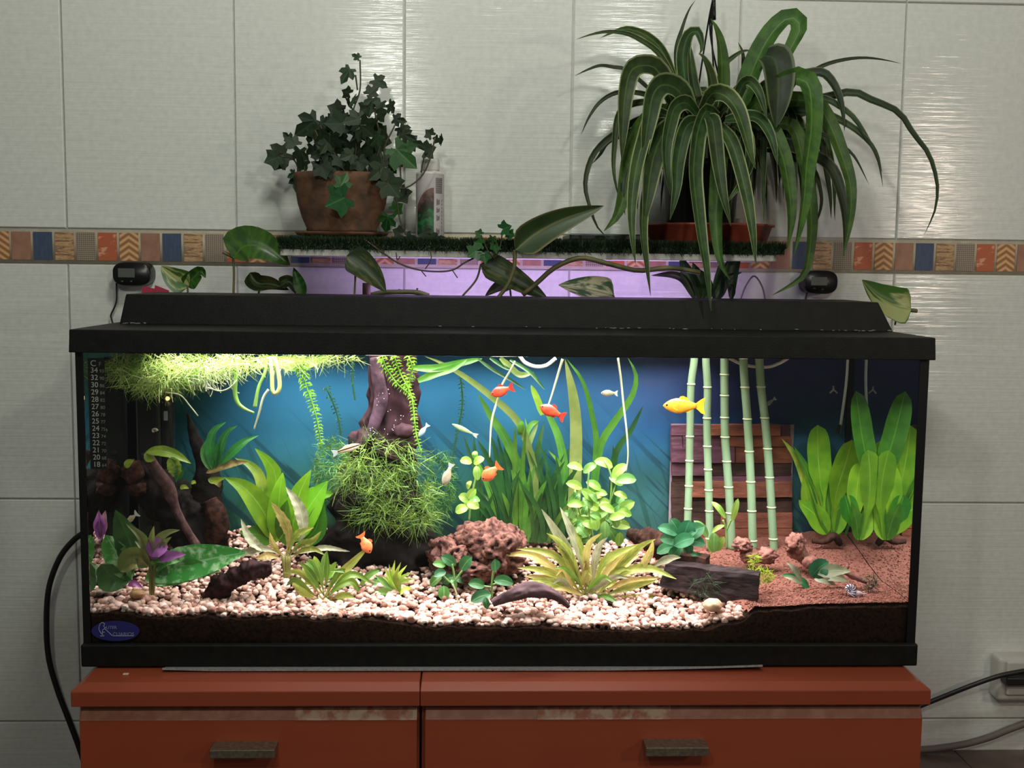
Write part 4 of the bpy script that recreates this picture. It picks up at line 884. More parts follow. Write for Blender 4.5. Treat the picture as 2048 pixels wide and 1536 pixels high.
def strands(mb, n, center, rad, ln, wd, rn, seg=5, down=.2, shell=True, curl=.9):
    for _ in range(n):
        d = Vector((rn.gauss(0, 1), rn.gauss(-.5, .8), rn.gauss(0, 1))).normalized(); k = 1 if shell else rn.random()**.4
        p = Vector(center)+Vector((d.x*rad[0], d.y*rad[1], d.z*rad[2]))*k*rn.uniform(.75, 1.05)
        g = Vector((rn.gauss(d.x*.8, .7), rn.gauss(-.35, .5), rn.gauss(d.z*.3-down, .6))).normalized(); l = ln*rn.uniform(.5, 1.3)
        s = g.cross(Vector((rn.gauss(0, 1), rn.gauss(0, 1), rn.gauss(0, 1)))).normalized()*wd*rn.uniform(.7, 1.3); vs = []
        bend = Vector((rn.gauss(0, 1), rn.gauss(0, .5), rn.gauss(0, 1)-.3))*curl
        for i in range(seg+1):
            tt = i/seg; w = s*(1-tt*.7); q = Vector((p.x, max(p.y, .009), p.z)); vs += [q-w, q+w]
            g = (g+bend*(1.0/seg)).normalized(); p = p+g*l/seg
        mb.add(vs, [(2*i, 2*i+1, 2*i+3, 2*i+2) for i in range(seg)])
    return mb
MOSS = mat('java_moss', (122, 150, 56), (62, 94, 38), 60, .6, island=.5, trans=.3, lo=.35, hi=.65)
MOSSD = mat('dark_moss', (54, 78, 42), (36, 56, 32), 60, .6, island=.5, trans=.25)
rn = random.Random(3)
mb = MB()
for cx, cy, rx, ry, n in ((765, 915, 80, 42, 420), (740, 950, 70, 32, 280), (800, 985, 70, 40, 360), (790, 1020, 85, 32, 380), (700, 945, 26, 24, 90), (835, 1030, 40, 18, 110)):
    strands(mb, n, P(cx, cy, .125), (M(rx, .12), .040, M(ry, .12)), .026, .00055, rn)
mb.build('moss', MOSS, t, kind='stuff', smooth=False, label='wispy green moss wrapped round the trunk')
# left driftwood
LY = .150
t = thing('driftwood', 'large dark reddish driftwood piece leaning in the left of the tank', 'driftwood', P(380, 1120, LY))
mb = MB()
tube(mb, [P(x, y, LY) for x, y in [(262, 942), (310, 975), (350, 1020), (395, 1075), (420, 1130)]], [M(r, LY) for r in (26, 40, 46, 48, 44)], 52, n=90, flat=.55, amp=.30, freq=26, ridge=.25)
tube(mb, [P(x, y, LY+.02) for x, y in [(376, 828), (384, 860), (396, 895), (412, 935), (412, 990), (400, 1040)]], [M(r, LY) for r in (3, 9, 16, 26, 34, 40)], 18, n=36, flat=.6, amp=.2, freq=40, ridge=.2)
mb.build('main_mass', DWD, t)
mb = MB(); tube(mb, [P(x, y, LY-.034) for x, y in [(291, 903), (312, 940), (332, 968), (345, 1000), (365, 1045), (398, 1098)]], [M(r, LY) for r in (9, 13, 14, 8, 7, 9)], 16, n=50, flat=.8, amp=.14, freq=50, ridge=.2)
mb.build('ridge', mat('ridge_wood', (92, 66, 66), (54, 37, 37), 80, .7, bump=.8, bscale=90, spec=.08), t, label='smooth purplish ridge of the driftwood')
mb = MB(); tube(mb, [P(x, y, LY-.01) for x, y in [(418, 1000), (430, 1025), (432, 1055), (420, 1085)]], [M(r, LY) for r in (14, 24, 22, 12)], 18, n=30, flat=.7, amp=.25, freq=40, ridge=.25)
rock(mb, P(265, 945, LY-.02), (.014, .012, .016), 3, .4, 2); rock(mb, P(272, 978, LY-.02), (.012, .01, .009), 3, .4, 2)
mb.build('side_lobe', mat('rusty_wood', (70, 42, 34), (32, 21, 18), 110, .75, bump=1, bscale=120, spec=.08), t, label='reddish lobes of the driftwood')
def rot(x, y, Y, pl, r, m, nm, lab, cat='driftwood', flat=.8, amp=.2, dy=0):
    g = G(x, y); Yg = Y if Y else g.y
    o = tube(MB(), [P(a, b, Yg+dy) for a, b in pl], [M(q, Yg) for q in r], 28, n=70, flat=flat, amp=amp, freq=45, ridge=.25).build(nm, m); return tag(o, lab, cat)
rot(450, 1170, .045, [(408, 1196), (438, 1176), (475, 1152), (510, 1138), (542, 1136)], (11, 20, 17, 20, 10), mat('plum_wood', (60, 36, 36), (28, 17, 17), 110, .7, bump=.8, bscale=90, spec=.08), 'driftwood_chunk', 'dark plum coloured driftwood chunk lying on the left gravel', amp=.5)
rot(1050, 1200, .022, [(985, 1206), (1020, 1192), (1060, 1180), (1092, 1184), (1118, 1196), (1138, 1214)], (7, 12, 16, 14, 9, 4), mat('grey_purple_wood', (96, 74, 78), (58, 42, 46), 60, .7, bump=.6, bscale=80, stretch=(.4, 1, 1), spec=.08), 'driftwood_slab', 'curved grey purple wood slab at the front of the gravel', flat=1.2, amp=.12)
rot(1290, 1100, .150, [(1254, 1066), (1280, 1075), (1310, 1085), (1335, 1105)], (10, 18, 22, 20), DWR, 'driftwood_branch', 'brown wood piece behind the slate stone, left of the slate wall', amp=.3)
PKW = mat('pinkish_holed_wood', (156, 108, 98), (104, 64, 56), 60, .85, bump=1, bscale=150, spec=.08)
mb = MB()
tube(mb, [P(x, y, .120) for x, y in [(1600, 1078), (1588, 1095), (1600, 1110), (1622, 1122)]], [M(q, .12) for q in (13, 18, 15, 10)], 16, n=36, flat=.8, amp=.35, freq=60)
rock(mb, P(1590, 1088, .115), (.012, .012, .014), 4, .3, 2, rough=.4, pits=.6); rock(mb, P(1622, 1125, .105), (.011, .01, .009), 3, .3, 2, rough=.2)
tag(mb.build('holed_wood', PKW), 'pinkish wood piece with holes, below the right end of the slate wall', 'driftwood')
mb = MB(); tube(mb, [P(x, y, .185) for x, y in [(1625, 1082), (1650, 1082), (1668, 1074), (1682, 1090)]], [M(q, .18) for q in (5, 6, 9, 5)], 10, n=26, amp=.4, freq=70)
tag(mb.build('twisted_root', DWR), 'thin twisted root at the foot of the sword plant', 'root')
mb = MB(); tube(mb, [P(x, y, .06) for x, y in [(1688, 1143), (1705, 1152), (1722, 1160), (1733, 1166)]], [M(q, .06) for q in (5, 6, 5, 3)], 10, n=20, amp=.3, freq=70); tube(mb, [P(1690, 1140, .062), P(1697, 1131, .062)], M(4, .06), 8, n=5)
tag(mb.build('small_root', PKW), 'small forked root lying on the red sand near the snail', 'root')
for x, y, r, lab in ((1483, 1090, 15, 'crumbly reddish lump at the foot of the bamboo'), (1530, 1112, 17, 'crumbly reddish lump in front of the rightmost bamboo'), (1500, 1112, 15, 'crumbly holed lump behind the slate stone')):
    tag(rock(MB(), P(x, y, .13), (M(r*1.3, .13), .012, M(r, .13)), 4, .35, 2, rough=.35, pits=.4).build('rubble_lump', PKW), lab, 'stone')
# slate stone at the front
SL = mat('dark_slate', (62, 48, 50), (32, 25, 26), 90, .6, bump=.7, bscale=120, stretch=(.5, 1, 2), lo=.35, hi=.65, spec=.08)
def slab(mb, pf, depth, nx=10, nz=5, amp=.0018):
    (a, b, c_, d) = [Vector(q) for q in pf]; D = Vector(depth); L = []
    def col(u, w): return a.lerp(b, u).lerp(d.lerp(c_, u), w)
    vs = []; ids = {}
    def key(q):
        k = tuple(round(x, 5) for x in q)
        if k not in ids:
            n = noise.noise_vector(q*60)*amp+noise.noise_vector(Vector((q.x*25, q.y*25, q.z*160)))*amp*.7; ids[k] = len(vs); vs.append(q+n)
        return ids[k]
    fs = []; ny = 4
    def grid(f, n, m):
        for i in range(n):
            for j in range(m): fs.append([key(f(i/n, j/m)), key(f((i+1)/n, j/m)), key(f((i+1)/n, (j+1)/m)), key(f(i/n, (j+1)/m))])
    grid(lambda u, w: col(u, w), nx, nz); grid(lambda u, w: col(1-u, w)+D, nx, nz)
    grid(lambda u, w: col(u, 1)+D*w, nx, ny); grid(lambda u, w: col(u, 0)+D*(1-w), nx, ny)
    grid(lambda u, w: col(0, w)+D*(1-u), ny, nz); grid(lambda u, w: col(1, w)+D*u, ny, nz)
    mb.add(vs, fs); return mb
mb = slab(MB(), [P(1318, 1172, .085), P(1512, 1222, .022), P(1520, 1152, .022), P(1330, 1128, .085)], (.006, .018, .002), 16, 7)
tag(mb.build('slate_stone', SL, smooth=False), 'long dark slate stone holding back the red sand', 'stone')
mb = slab(MB(), [P(1340, 1150, .105), P(1410, 1165, .075), P(1412, 1118, .075), P(1345, 1106, .105)], (.01, .025, .0), 10, 5)
tag(mb.build('slate_stone', DWR, smooth=False), 'smaller brown slate stone under the bright green rosette', 'stone')
mb = MB(); strands(mb, 90, P(1408, 1172, .038), (.016, .006, .012), .016, .0005, rn); tag(mb.build('moss_tuft', MOSSD, kind='stuff', smooth=False), 'dark moss tuft on the face of the slate stone', 'moss')
g = P(1425, 1210, .018)
tag(rock(MB(), (g.x, .018, g.z), (M(20, .02), .010, M(14, .02)), 4, .08).build('round_pebble', mat('cream_pebble', (206, 170, 140), (190, 150, 122), 60, .6)), 'round cream pebble at the foot of the slate stone', 'pebble')
g = P(275, 1188, .03)
tag(rock(MB(), (g.x, .03, g.z), (M(16, .03), .009, M(9, .03)), 4, .12).build('round_pebble', mat('ochre_pebble', (176, 136, 92), (140, 100, 70), 60, .6)), 'ochre pebble under the left front leaves', 'pebble')
# slate wall of stacked courses against the back pane
t = thing('slate_wall', 'stacked reddish slate wall ornament against the back glass', 'ornament', P(1463, 1085, .236))
SLM = [mat('slate_purple', (112, 74, 88), (84, 58, 70), 40, .75, bump=.7, bscale=90, stretch=(.6, 1, 2), spec=.08), mat('slate_rust', (146, 88, 70), (108, 66, 54), 36, .75, bump=.8, bscale=90, stretch=(.6, 1, 2), spec=.08), mat('slate_dark', (78, 56, 50), (50, 38, 34), 40, .8, bump=.8, bscale=90, stretch=(.6, 1, 2), spec=.08)]
crs = [(850, 872, [(1342, 1420, 0), (1420, 1562, 1), (1562, 1582, 0)]), (872, 894, [(1342, 1366, 0), (1366, 1440, 0), (1440, 1583, 1)]), (894, 926, [(1343, 1380, 0), (1380, 1470, 0), (1470, 1584, 1)]), (926, 952, [(1343, 1424, 0), (1424, 1584, 2)]),
       (952, 964, [(1344, 1415, 2), (1415, 1584, 0)]), (964, 996, [(1343, 1372, 2), (1372, 1462, 1), (1462, 1585, 1)]), (996, 1026, [(1343, 1424, 2), (1424, 1585, 2)]), (1026, 1056, [(1344, 1440, 2), (1440, 1585, 1)]), (1056, 1090, [(1344, 1470, 1), (1470, 1585, 1)])]
for y0, y1, ps in crs:
    for x0, x1, k in ps:
        pr = .2395-.002-random.uniform(.002, .009)-(.0 if k != 2 else -.004)
        yy = random.uniform(-1.5, 1.5)
        mb = slab(MB(), [P(x0+.7, y1-.6, pr), P(x1-.7, y1-.6+yy*.3, pr), P(x1-.7, y0+.6, pr), P(x0+.7, y0+.6, pr)], (0, .2425-pr, 0), 8, 3, .0009)
        mb.build('slate_piece', SLM[k], t, smooth=False)
box(MB(), (P(1341, 900, .2428).x, .2415, P(1400, 1090, .2428).z), (P(1586, 900, .2428).x, .2435, P(1400, 848, .2428).z)).build('backing', mat('pale_mauve_backing', (150, 128, 140), None, rough=.6), t, smooth=False)
# ------------------------------------------------------------------ bamboo canes
BAM = mat('pale_bamboo', (146, 170, 136), (124, 154, 116), 30, .45, stretch=(1, 1, .15), trans=.12)
NODE = mat('bamboo_ring', (184, 196, 158), (164, 178, 138), 60, .5)
bam = [([(1391, 690), (1388, 725), (1382, 775), (1380, 870), (1378, 960), (1375, 1050), (1373, 1090)], 7.6, [768, 873, 921, 971, 1017], 'leftmost pale green bamboo cane, in front of the slate wall'),
       ([(1411, 690), (1412, 725), (1415, 775), (1414, 836), (1415, 900), (1418, 1000), (1420, 1100)], 7.8, [775, 836, 893, 938, 979, 1022, 1078], 'second bamboo cane from the left in the row of five'),
       ([(1449, 690), (1449, 725), (1449, 790), (1450, 870), (1454, 930), (1459, 1000), (1464, 1100)], 8.4, [748, 790, 834, 874, 923, 974, 1026], 'middle bamboo cane of the row of five'),
       ([(1486, 690), (1487, 725), (1490, 775), (1495, 840), (1500, 930), (1503, 1000), (1506, 1100)], 8.4, [775, 837, 902, 964, 1022, 1080], 'fourth bamboo cane from the left in the row of five'),
       ([(1517, 690), (1519, 725), (1522, 775), (1530, 840), (1536, 910), (1542, 1000), (1548, 1105)], 8.4, [774, 836, 898, 955, 1014, 1077], 'rightmost pale green bamboo cane, in front of the slate wall')]
for i, (pl, r, nds, lab) in enumerate(bam):
    Y = .196-.004*(i % 2)
    g = P(*pl[-1], Y); t = thing('bamboo_cane', lab, 'bamboo', (g.x, Y, g.z), 'pale bamboo canes in the tank')
    w = P(*pl[1], Y)
    tube(MB(), [P(x, y, Y) for x, y in pl], M(r, Y), 16, n=50).build('cane', BAM, t)
    sx = spline([Vector((x, y, 0)) for x, y in pl], 200)
    for nz in nds:
        q = min(sx, key=lambda v_: abs(v_.y-nz)); p = P(q.x, q.y, Y); mb = MB()
        lathe(mb, [(M(r, Y)*.98, -.0016), (M(r*1.16, Y), -.0006), (M(r*1.16, Y), .0004), (M(r, Y)*.98, .0014)], p, 16); mb.build('node_ring', NODE, t)
# leafy tops of the bamboo behind the hood
BLF = leafmat('bamboo_leaf', (46, 74, 40), (34, 56, 34), mid=(70, 98, 56), scale=40, trans=.25, var=.15)
BLP = leafmat('bamboo_leaf_purplish', (56, 50, 52), (42, 44, 40), mid=(80, 76, 70), scale=40, trans=.2, var=.15)
t = thing('bamboo_foliage', 'dark leafy bamboo shoots behind the right part of the hood', 'plant', P(1420, 596, .275))
for m, w, pl in ((BLP, 17, [(1390, 600), (1370, 562), (1345, 550), (1302, 551)]), (BLF, 32, [(1400, 600), (1378, 556), (1360, 510)]), (BLF, 28, [(1405, 600), (1398, 560), (1385, 525)]), (BLF, 30, [(1418, 600), (1412, 565), (1402, 540)]), (BLF, 24, [(1432, 600), (1438, 560), (1440, 525)]),
                 (BLP, 15, [(1440, 598), (1452, 562), (1466, 550), (1484, 545)]), (BLF, 20, [(1462, 600), (1466, 550), (1480, 505), (1505, 495)]), (BLP, 14, [(1462, 598), (1464, 575), (1455, 570)]), (BLF, 18, [(1425, 600), (1450, 540), (1462, 515), (1470, 510)])):
    ribbon(MB(), [P(x, y, .272) for x, y in pl], M(w, .27), 'lance', face=(random.gauss(0, .3), -1, .2), fold=.25, seg=14).build('leaf', m, t)
for x, Yx in ((1403, .276), (1436, .276), (1463, .276)): tube(MB(), [P(x, 600, Yx), P(x+1, 570, Yx)], M(4, .27), 8, n=5).build('stem', mat('dark_green_stem', (52, 72, 44), None), t)
tag(tube(MB(), [P(x, y, .30) for x, y in [(1478, 610), (1490, 575), (1508, 552), (1525, 575), (1532, 610)]], .0012, 6, n=20).build('thin_cable', mat('grey_wire', (110, 96, 110), None)), 'thin grey wire looping up behind the hood near the bamboo leaves', 'cable')
# ------------------------------------------------------------------ leafy plants in the tank
def plant(nm, lab, base, leaves, cat='plant', grp=None, Y=None, mats=None, dY=.02, prof='lance', seg=14, face=None, rnd=None, **kw):
    "leaves: (material index, width px, points from the base to the tip [, profile])"
    g = G(*base) if Y is None else P(base[0], base[1], Y)
    t = thing(nm, lab, cat, g, grp); r = rnd or random.Random(hash(lab) % 999 if False else len(lab)*7+base[0])
    for L in leaves:
        mi, w, pl = L[:3]; pf = L[3] if len(L) > 3 else prof
        d = r.uniform(-dY, dY); n = len(pl)-1
        cl = [P(x, y, min(.239, max(.010, g.y+d*(k/n)**1.2))) for k, (x, y) in enumerate(pl)]
        f = face or (r.gauss(0, .25), -1, .45+r.gauss(0, .15))
        ribbon(MB(), cl, M(w, g.y), pf, face=f, seg=seg, **kw).build('leaf', mats[mi], t)
    return t, g
SW = [leafmat('sword_leaf', (136, 186, 46), (108, 164, 40), mid=(146, 198, 76), midw=.03, scale=30, trans=.45, veins=0), leafmat('sword_leaf_dark', (76, 136, 38), (58, 112, 34), mid=(96, 152, 54), midw=.03, scale=30, trans=.4), leafmat('sword_leaf_yellow', (164, 178, 70), (110, 140, 44), mid=(150, 170, 70), scale=30, trans=.4)]
plant('sword_plant', 'bright green broad leaved sword plant behind the left serrated crypt', (552, 1095), [
 (0, 44, [(548, 1085), (540, 1040), (552, 960), (538, 925), (510, 897)]), (0, 48, [(545, 1080), (538, 1046), (515, 1005), (485, 973), (449, 955)]), (2, 22, [(530, 1010), (520, 955), (500, 930), (470, 916)]),
 (0, 42, [(552, 1085), (556, 1030), (560, 980), (566, 945)]), (0, 50, [(590, 1075), (598, 1030), (625, 992), (668, 988)]), (0, 60, [(585, 1085), (602, 1040), (628, 1000), (655, 962)]), (0, 46, [(580, 1085), (590, 1030), (600, 985), (622, 940)]), (1, 40, [(545, 1085), (520, 1070), (497, 1068), (480, 1062)]), (1, 46, [(600, 1090), (630, 1060), (640, 1020), (648, 1000)]), (1, 40, [(570, 1090), (570, 1040), (575, 1000)])],
 mats=SW, Y=.135, dY=.03, fold=.12)
plant('sword_plant', 'big green sword plant in the right rear corner', (1662, 1075), [
 (2, 24, [(1645, 1065), (1617, 975), (1592, 915), (1564, 878)], 'lance'), (1, 26, [(1648, 1060), (1630, 985), (1610, 935), (1588, 893)], 'lance'), (0, 50, [(1652, 1060), (1643, 985), (1636, 910), (1635, 850)], 'paddle'), (0, 62, [(1665, 1065), (1672, 990), (1690, 930), (1704, 880)], 'paddle'),
 (1, 60, [(1662, 1070), (1656, 1010), (1650, 960), (1652, 935)], 'oval'), (0, 30, [(1640, 1060), (1618, 1010), (1610, 965), (1612, 950)], 'lance'), (0, 44, [(1678, 1070), (1694, 1010), (1702, 960), (1700, 945)], 'paddle'), (0, 36, [(1668, 1070), (1680, 1030), (1690, 1000)], 'lance'), (1, 40, [(1690, 1070), (1712, 1000), (1722, 930), (1722, 905)], 'paddle'),
 (0, 44, [(1655, 1068), (1630, 1030), (1606, 1010), (1598, 1000)], 'lance'), (0, 26, [(1672, 1066), (1676, 1000), (1682, 970)], 'lance'), (2, 14, [(1660, 1060), (1665, 1030), (1672, 1010)], 'lance'), (2, 14, [(1668, 1065), (1682, 1035), (1684, 1015)], 'lance')],
 mats=SW, Y=.190, dY=.018, fold=.12, seg=24)
plant('sword_plant', 'sword plant with tall rounded leaves close to the right end glass', (1720, 1088), [
 (1, 48, [(1720, 1080), (1736, 960), (1722, 860), (1712, 782)], 'paddle'), (0, 46, [(1724, 1080), (1738, 1000), (1740, 950), (1736, 900)], 'paddle'), (0, 44, [(1718, 1080), (1712, 1010), (1716, 960), (1722, 925)], 'paddle'), (1, 40, [(1714, 1080), (1700, 1030), (1690, 990)], 'paddle'),
 (2, 20, [(1722, 932), (1730, 918), (1742, 908), (1748, 914)], 'lance'), (0, 34, [(1722, 1080), (1734, 1040), (1740, 1000)], 'lance'), (1, 34, [(1716, 1080), (1712, 1040), (1702, 1005)], 'lance'), (2, 12, [(1720, 1080), (1716, 1040), (1708, 1015)], 'lance')],
 mats=SW, Y=.135, dY=.012, fold=.12, seg=24)
CR = [leafmat('crypt_tan', (198, 174, 106), (170, 152, 76), mid=(206, 194, 136), scale=50, trans=.35, var=.15, veins=9), leafmat('crypt_olive', (166, 168, 78), (132, 142, 58), mid=(184, 188, 108), scale=50, trans=.4, var=.18, veins=9),
      leafmat('crypt_silver', (162, 156, 128), (132, 132, 100), mid=(178, 174, 146), scale=50, trans=.35, var=.12, veins=9), leafmat('crypt_green', (112, 146, 52), (88, 122, 42), mid=(150, 180, 90), scale=50, trans=.4, var=.18)]
tc, gc = plant('crypt_plant', 'tan and silver crypt with serrated leaves left of the trunk', (574, 1160), [
 (0, 30, [(572, 1115), (578, 1065), (562, 1030), (542, 1004)]), (2, 34, [(590, 1105), (606, 1060), (598, 1015), (572, 974)]), (2, 26, [(565, 1108), (522, 1096), (496, 1072), (482, 1038)]), (2, 26, [(570, 1112), (530, 1098), (500, 1104), (458, 1112)]), (1, 20, [(575, 1115), (598, 1090), (624, 1082), (643, 1062)]), (2, 16, [(580, 1112), (610, 1104), (650, 1096), (700, 1103)]),
 (1, 20, [(572, 1118), (590, 1075), (608, 1062), (628, 1055)]), (0, 18, [(570, 1120), (548, 1090), (540, 1065)]), (1, 16, [(578, 1120), (606, 1100), (628, 1098), (650, 1110)]), (0, 22, [(566, 1118), (536, 1112), (512, 1118)])], mats=CR, prof='crypt', dY=.02, ruf=.22, rufn=7, seg=24, serr=.12, Y=.090)
for dx in (-5, 1, 6): tube(MB(), [P(574+dx*.4, 1175, .092), P(572+dx, 1112, .090)], M(4, .09), 8, n=6).build('stem', bpy.data.materials['green_stem_olive'] if 'green_stem_olive' in bpy.data.materials else mat('green_stem_olive', (138, 128, 66), (110, 112, 54), 60), tc)

rq = random.Random(31); extra = []
for _ in range(16):
    a_ = rq.uniform(-1.35, 1.35); l_ = rq.uniform(55, 105); bx = 1180+rq.uniform(-30, 40); ex = bx+sin(a_)*l_*1.25; ey = 1192-cos(a_)*l_*.75
    extra.append((rq.choice((0, 0, 1, 2, 3)), rq.uniform(13, 18), [(bx, 1194), (bx+(ex-bx)*.35, 1194+(ey-1194)*.6), (bx+(ex-bx)*.7, ey-3), (ex, ey+rq.uniform(-2, 12))]))
plant('crypt_plant', 'big yellow olive crypt with many arching leaves in the right middle of the gravel', (1180, 1195), [
 (2, 26, [(1165, 1180), (1140, 1110), (1110, 1060), (1083, 1018)]), (2, 28, [(1172, 1180), (1160, 1110), (1140, 1060), (1120, 1014)]), (1, 23, [(1165, 1185), (1145, 1120), (1120, 1085), (1093, 1066)]), (0, 23, [(1160, 1190), (1110, 1140), (1060, 1110), (1003, 1111)]), (1, 19, [(1160, 1185), (1120, 1120), (1080, 1102), (1035, 1098)]), (1, 19, [(1155, 1190), (1110, 1150), (1070, 1138), (1035, 1136)]),
 (0, 21, [(1160, 1195), (1110, 1165), (1075, 1155), (1048, 1152)]), (1, 23, [(1165, 1195), (1120, 1172), (1090, 1162), (1060, 1160)]), (1, 19, [(1170, 1185), (1140, 1130), (1125, 1105), (1110, 1092)]), (0, 19, [(1176, 1180), (1172, 1120), (1180, 1085), (1204, 1066)]), (1, 23, [(1185, 1180), (1205, 1130), (1232, 1108), (1275, 1090)]), (0, 25, [(1186, 1185), (1215, 1140), (1250, 1105), (1290, 1086)]), (1, 21, [(1195, 1180), (1250, 1120), (1285, 1090), (1312, 1078)]),
 (0, 21, [(1260, 1155), (1285, 1130), (1300, 1105), (1306, 1080)]), (1, 23, [(1195, 1188), (1250, 1145), (1300, 1138), (1353, 1158)]), (2, 21, [(1300, 1140), (1320, 1125), (1345, 1115), (1362, 1115)]), (0, 21, [(1196, 1192), (1240, 1168), (1280, 1160), (1320, 1155)]), (1, 19, [(1196, 1195), (1240, 1180), (1275, 1170), (1315, 1160)]), (1, 16, [(1190, 1198), (1250, 1196), (1290, 1194), (1330, 1191)]), (3, 16, [(1186, 1198), (1205, 1192), (1222, 1198), (1238, 1210)]),
 (1, 18, [(1180, 1200), (1190, 1212), (1178, 1222), (1158, 1226)]), (3, 23, [(1190, 1190), (1175, 1160), (1160, 1155), (1150, 1158)], 'oval'), (1, 21, [(1180, 1182), (1172, 1130), (1160, 1090), (1150, 1062)]), (2, 21, [(1185, 1182), (1190, 1120), (1200, 1090), (1215, 1075)]), (0, 18, [(1176, 1185), (1150, 1140), (1142, 1118), (1130, 1110)]), (1, 19, [(1200, 1185), (1225, 1150), (1245, 1138), (1262, 1140)]), (3, 14, [(1175, 1198), (1150, 1196), (1135, 1200)]), (0, 19, [(1190, 1185), (1230, 1150), (1262, 1120), (1280, 1110)]), (1, 18, [(1165, 1190), (1135, 1155), (1110, 1150), (1095, 1150)])]+extra,
 mats=CR, prof='crypt', dY=.035, ruf=.15, rufn=6, seg=18)
plant('crypt_plant', 'low yellow green crypt in the gravel in front of the dark trunk', (645, 1205), [
 (1, 22, [(646, 1200), (668, 1160), (700, 1130), (738, 1092)]), (1, 18, [(645, 1200), (620, 1160), (595, 1143), (564, 1146)]), (3, 20, [(640, 1200), (610, 1175), (590, 1160), (572, 1172)]), (3, 22, [(650, 1200), (680, 1172), (705, 1165), (722, 1190)]), (3, 18, [(650, 1195), (690, 1155), (715, 1150), (745, 1168)]), (1, 16, [(642, 1205), (610, 1205), (590, 1206), (566, 1214)]), (3, 18, [(648, 1190), (640, 1150), (630, 1125), (615, 1118)]), (3, 16, [(650, 1185), (655, 1140), (654, 1100)]),
 (3, 20, [(648, 1192), (622, 1150), (606, 1130), (596, 1128)]), (1, 18, [(655, 1200), (690, 1190), (710, 1196)]), (1, 20, [(640, 1200), (615, 1190), (598, 1178), (585, 1165)]), (3, 16, [(652, 1195), (675, 1148), (690, 1142), (660, 1142)]), (1, 14, [(650, 1205), (668, 1198), (690, 1204)])], mats=CR, prof='crypt', dY=.022, seg=14)
LM = [leafmat('lime_leaf', (176, 200, 82), (140, 178, 60), scale=40, trans=.4, var=.15), leafmat('fresh_leaf', (130, 176, 86), (96, 150, 64), mid=(170, 200, 120), scale=40, trans=.35, var=.15)]
plant('lime_rosette', 'small lime green feathery plant right of the low crypt', (800, 1190), [(0, 9, [(800, 1185), (790+dx*.4, 1160+dy*.3), (798+dx, 1150+dy)]) for dx, dy in ((-28, -14), (-20, -22), (-8, -30), (4, -26), (16, -20), (26, -6), (30, 8), (-34, 2), (-22, -4), (10, -10), (22, 14), (-12, -12), (0, -14))]+
 [(1, 16, [(790, 1188), (768, 1182), (744, 1188)]), (1, 14, [(792, 1180), (770, 1165), (750, 1150)]), (0, 12, [(800, 1190), (812, 1178), (828, 1180)])], mats=LM, dY=.015, seg=8)
plant('oblong_leaf_plant', 'fresh green oblong leaved cluster behind the low yellow green crypt', (640, 1165), [(1, 16, [(640, 1160), (628, 1138), (612, 1122)], 'oval'), (0, 15, [(642, 1160), (634, 1130), (628, 1112)], 'oval'), (1, 15, [(645, 1160), (648, 1130), (652, 1104)], 'oval'), (0, 15, [(640, 1160), (618, 1148), (600, 1146)], 'oval'), (1, 14, [(650, 1160), (672, 1144), (690, 1142)], 'oval'), (0, 14, [(650, 1160), (664, 1138), (672, 1124)], 'oval'),
 (1, 14, [(720, 1175), (738, 1150), (760, 1140)], 'oval'), (1, 14, [(725, 1178), (748, 1165), (766, 1168)], 'oval'), (0, 14, [(638, 1168), (610, 1166), (586, 1176)], 'oval'), (1, 13, [(655, 1165), (690, 1160), (712, 1172)], 'oval'), (0, 13, [(660, 1172), (684, 1178), (700, 1194)], 'oval')], mats=LM, dY=.015, Y=.085, seg=10)
# left front plants
LF = [leafmat('mottled_leaf', (66, 138, 58), (176, 208, 160), mid=(130, 170, 120), scale=85, trans=.3, var=.1, lo=.48, hi=.68), leafmat('deep_leaf', (66, 110, 56), (50, 88, 44), mid=(72, 112, 62), scale=40, trans=.3), leafmat('olive_leaf', (134, 136, 84), (108, 116, 62), mid=(150, 152, 100), scale=50, trans=.35), leafmat('tan_leaf', (138, 124, 76), (104, 112, 58), mid=(120, 128, 70), scale=60, trans=.3)]
plant('broad_leaf_plant', 'mottled broad leaved plant in the left front corner of the tank', (272, 1168), [
 (0, 52, [(262, 1160), (246, 1130), (228, 1098), (212, 1070)], 'oval'), (1, 58, [(268, 1140), (262, 1090), (245, 1050), (231, 1020)], 'lance'), (0, 72, [(298, 1155), (350, 1134), (420, 1118), (494, 1104)], 'lance'), (0, 54, [(290, 1160), (330, 1148), (385, 1140), (440, 1142)], 'lance'), (1, 60, [(255, 1165), (225, 1155), (214, 1142), (202, 1128)], 'oval'), (0, 50, [(262, 1160), (238, 1150), (225, 1130)], 'oval')],
 Y=.045, mats=LF, dY=.018, face=(-.1, -1, .35), ruf=.12, fold=.15)
plant('olive_crypt', 'olive rosette plant in front of the mottled leaves at the left', (302, 1190), [
 (0, 30, [(300, 1140), (330, 1120), (360, 1122)], 'oval'), (2, 20, [(300, 1130), (290, 1085), (275, 1065), (252, 1048)]), (2, 20, [(304, 1125), (315, 1085), (335, 1066), (360, 1060)]), (2, 18, [(304, 1130), (320, 1095), (335, 1080), (343, 1074)]), (2, 18, [(300, 1120), (305, 1080), (308, 1052)]), (2, 18, [(300, 1130), (285, 1095), (270, 1082)]), (3, 46, [(296, 1135), (280, 1115), (262, 1120), (240, 1143)], 'oval'), (3, 11, [(302, 1190), (304, 1160), (300, 1120)], 'grass'), (3, 8, [(306, 1190), (306, 1160), (312, 1120)], 'grass'), (1, 30, [(306, 1150), (320, 1140), (335, 1150)], 'oval')],
 Y=.026, mats=LF, dY=.010, fold=.25)
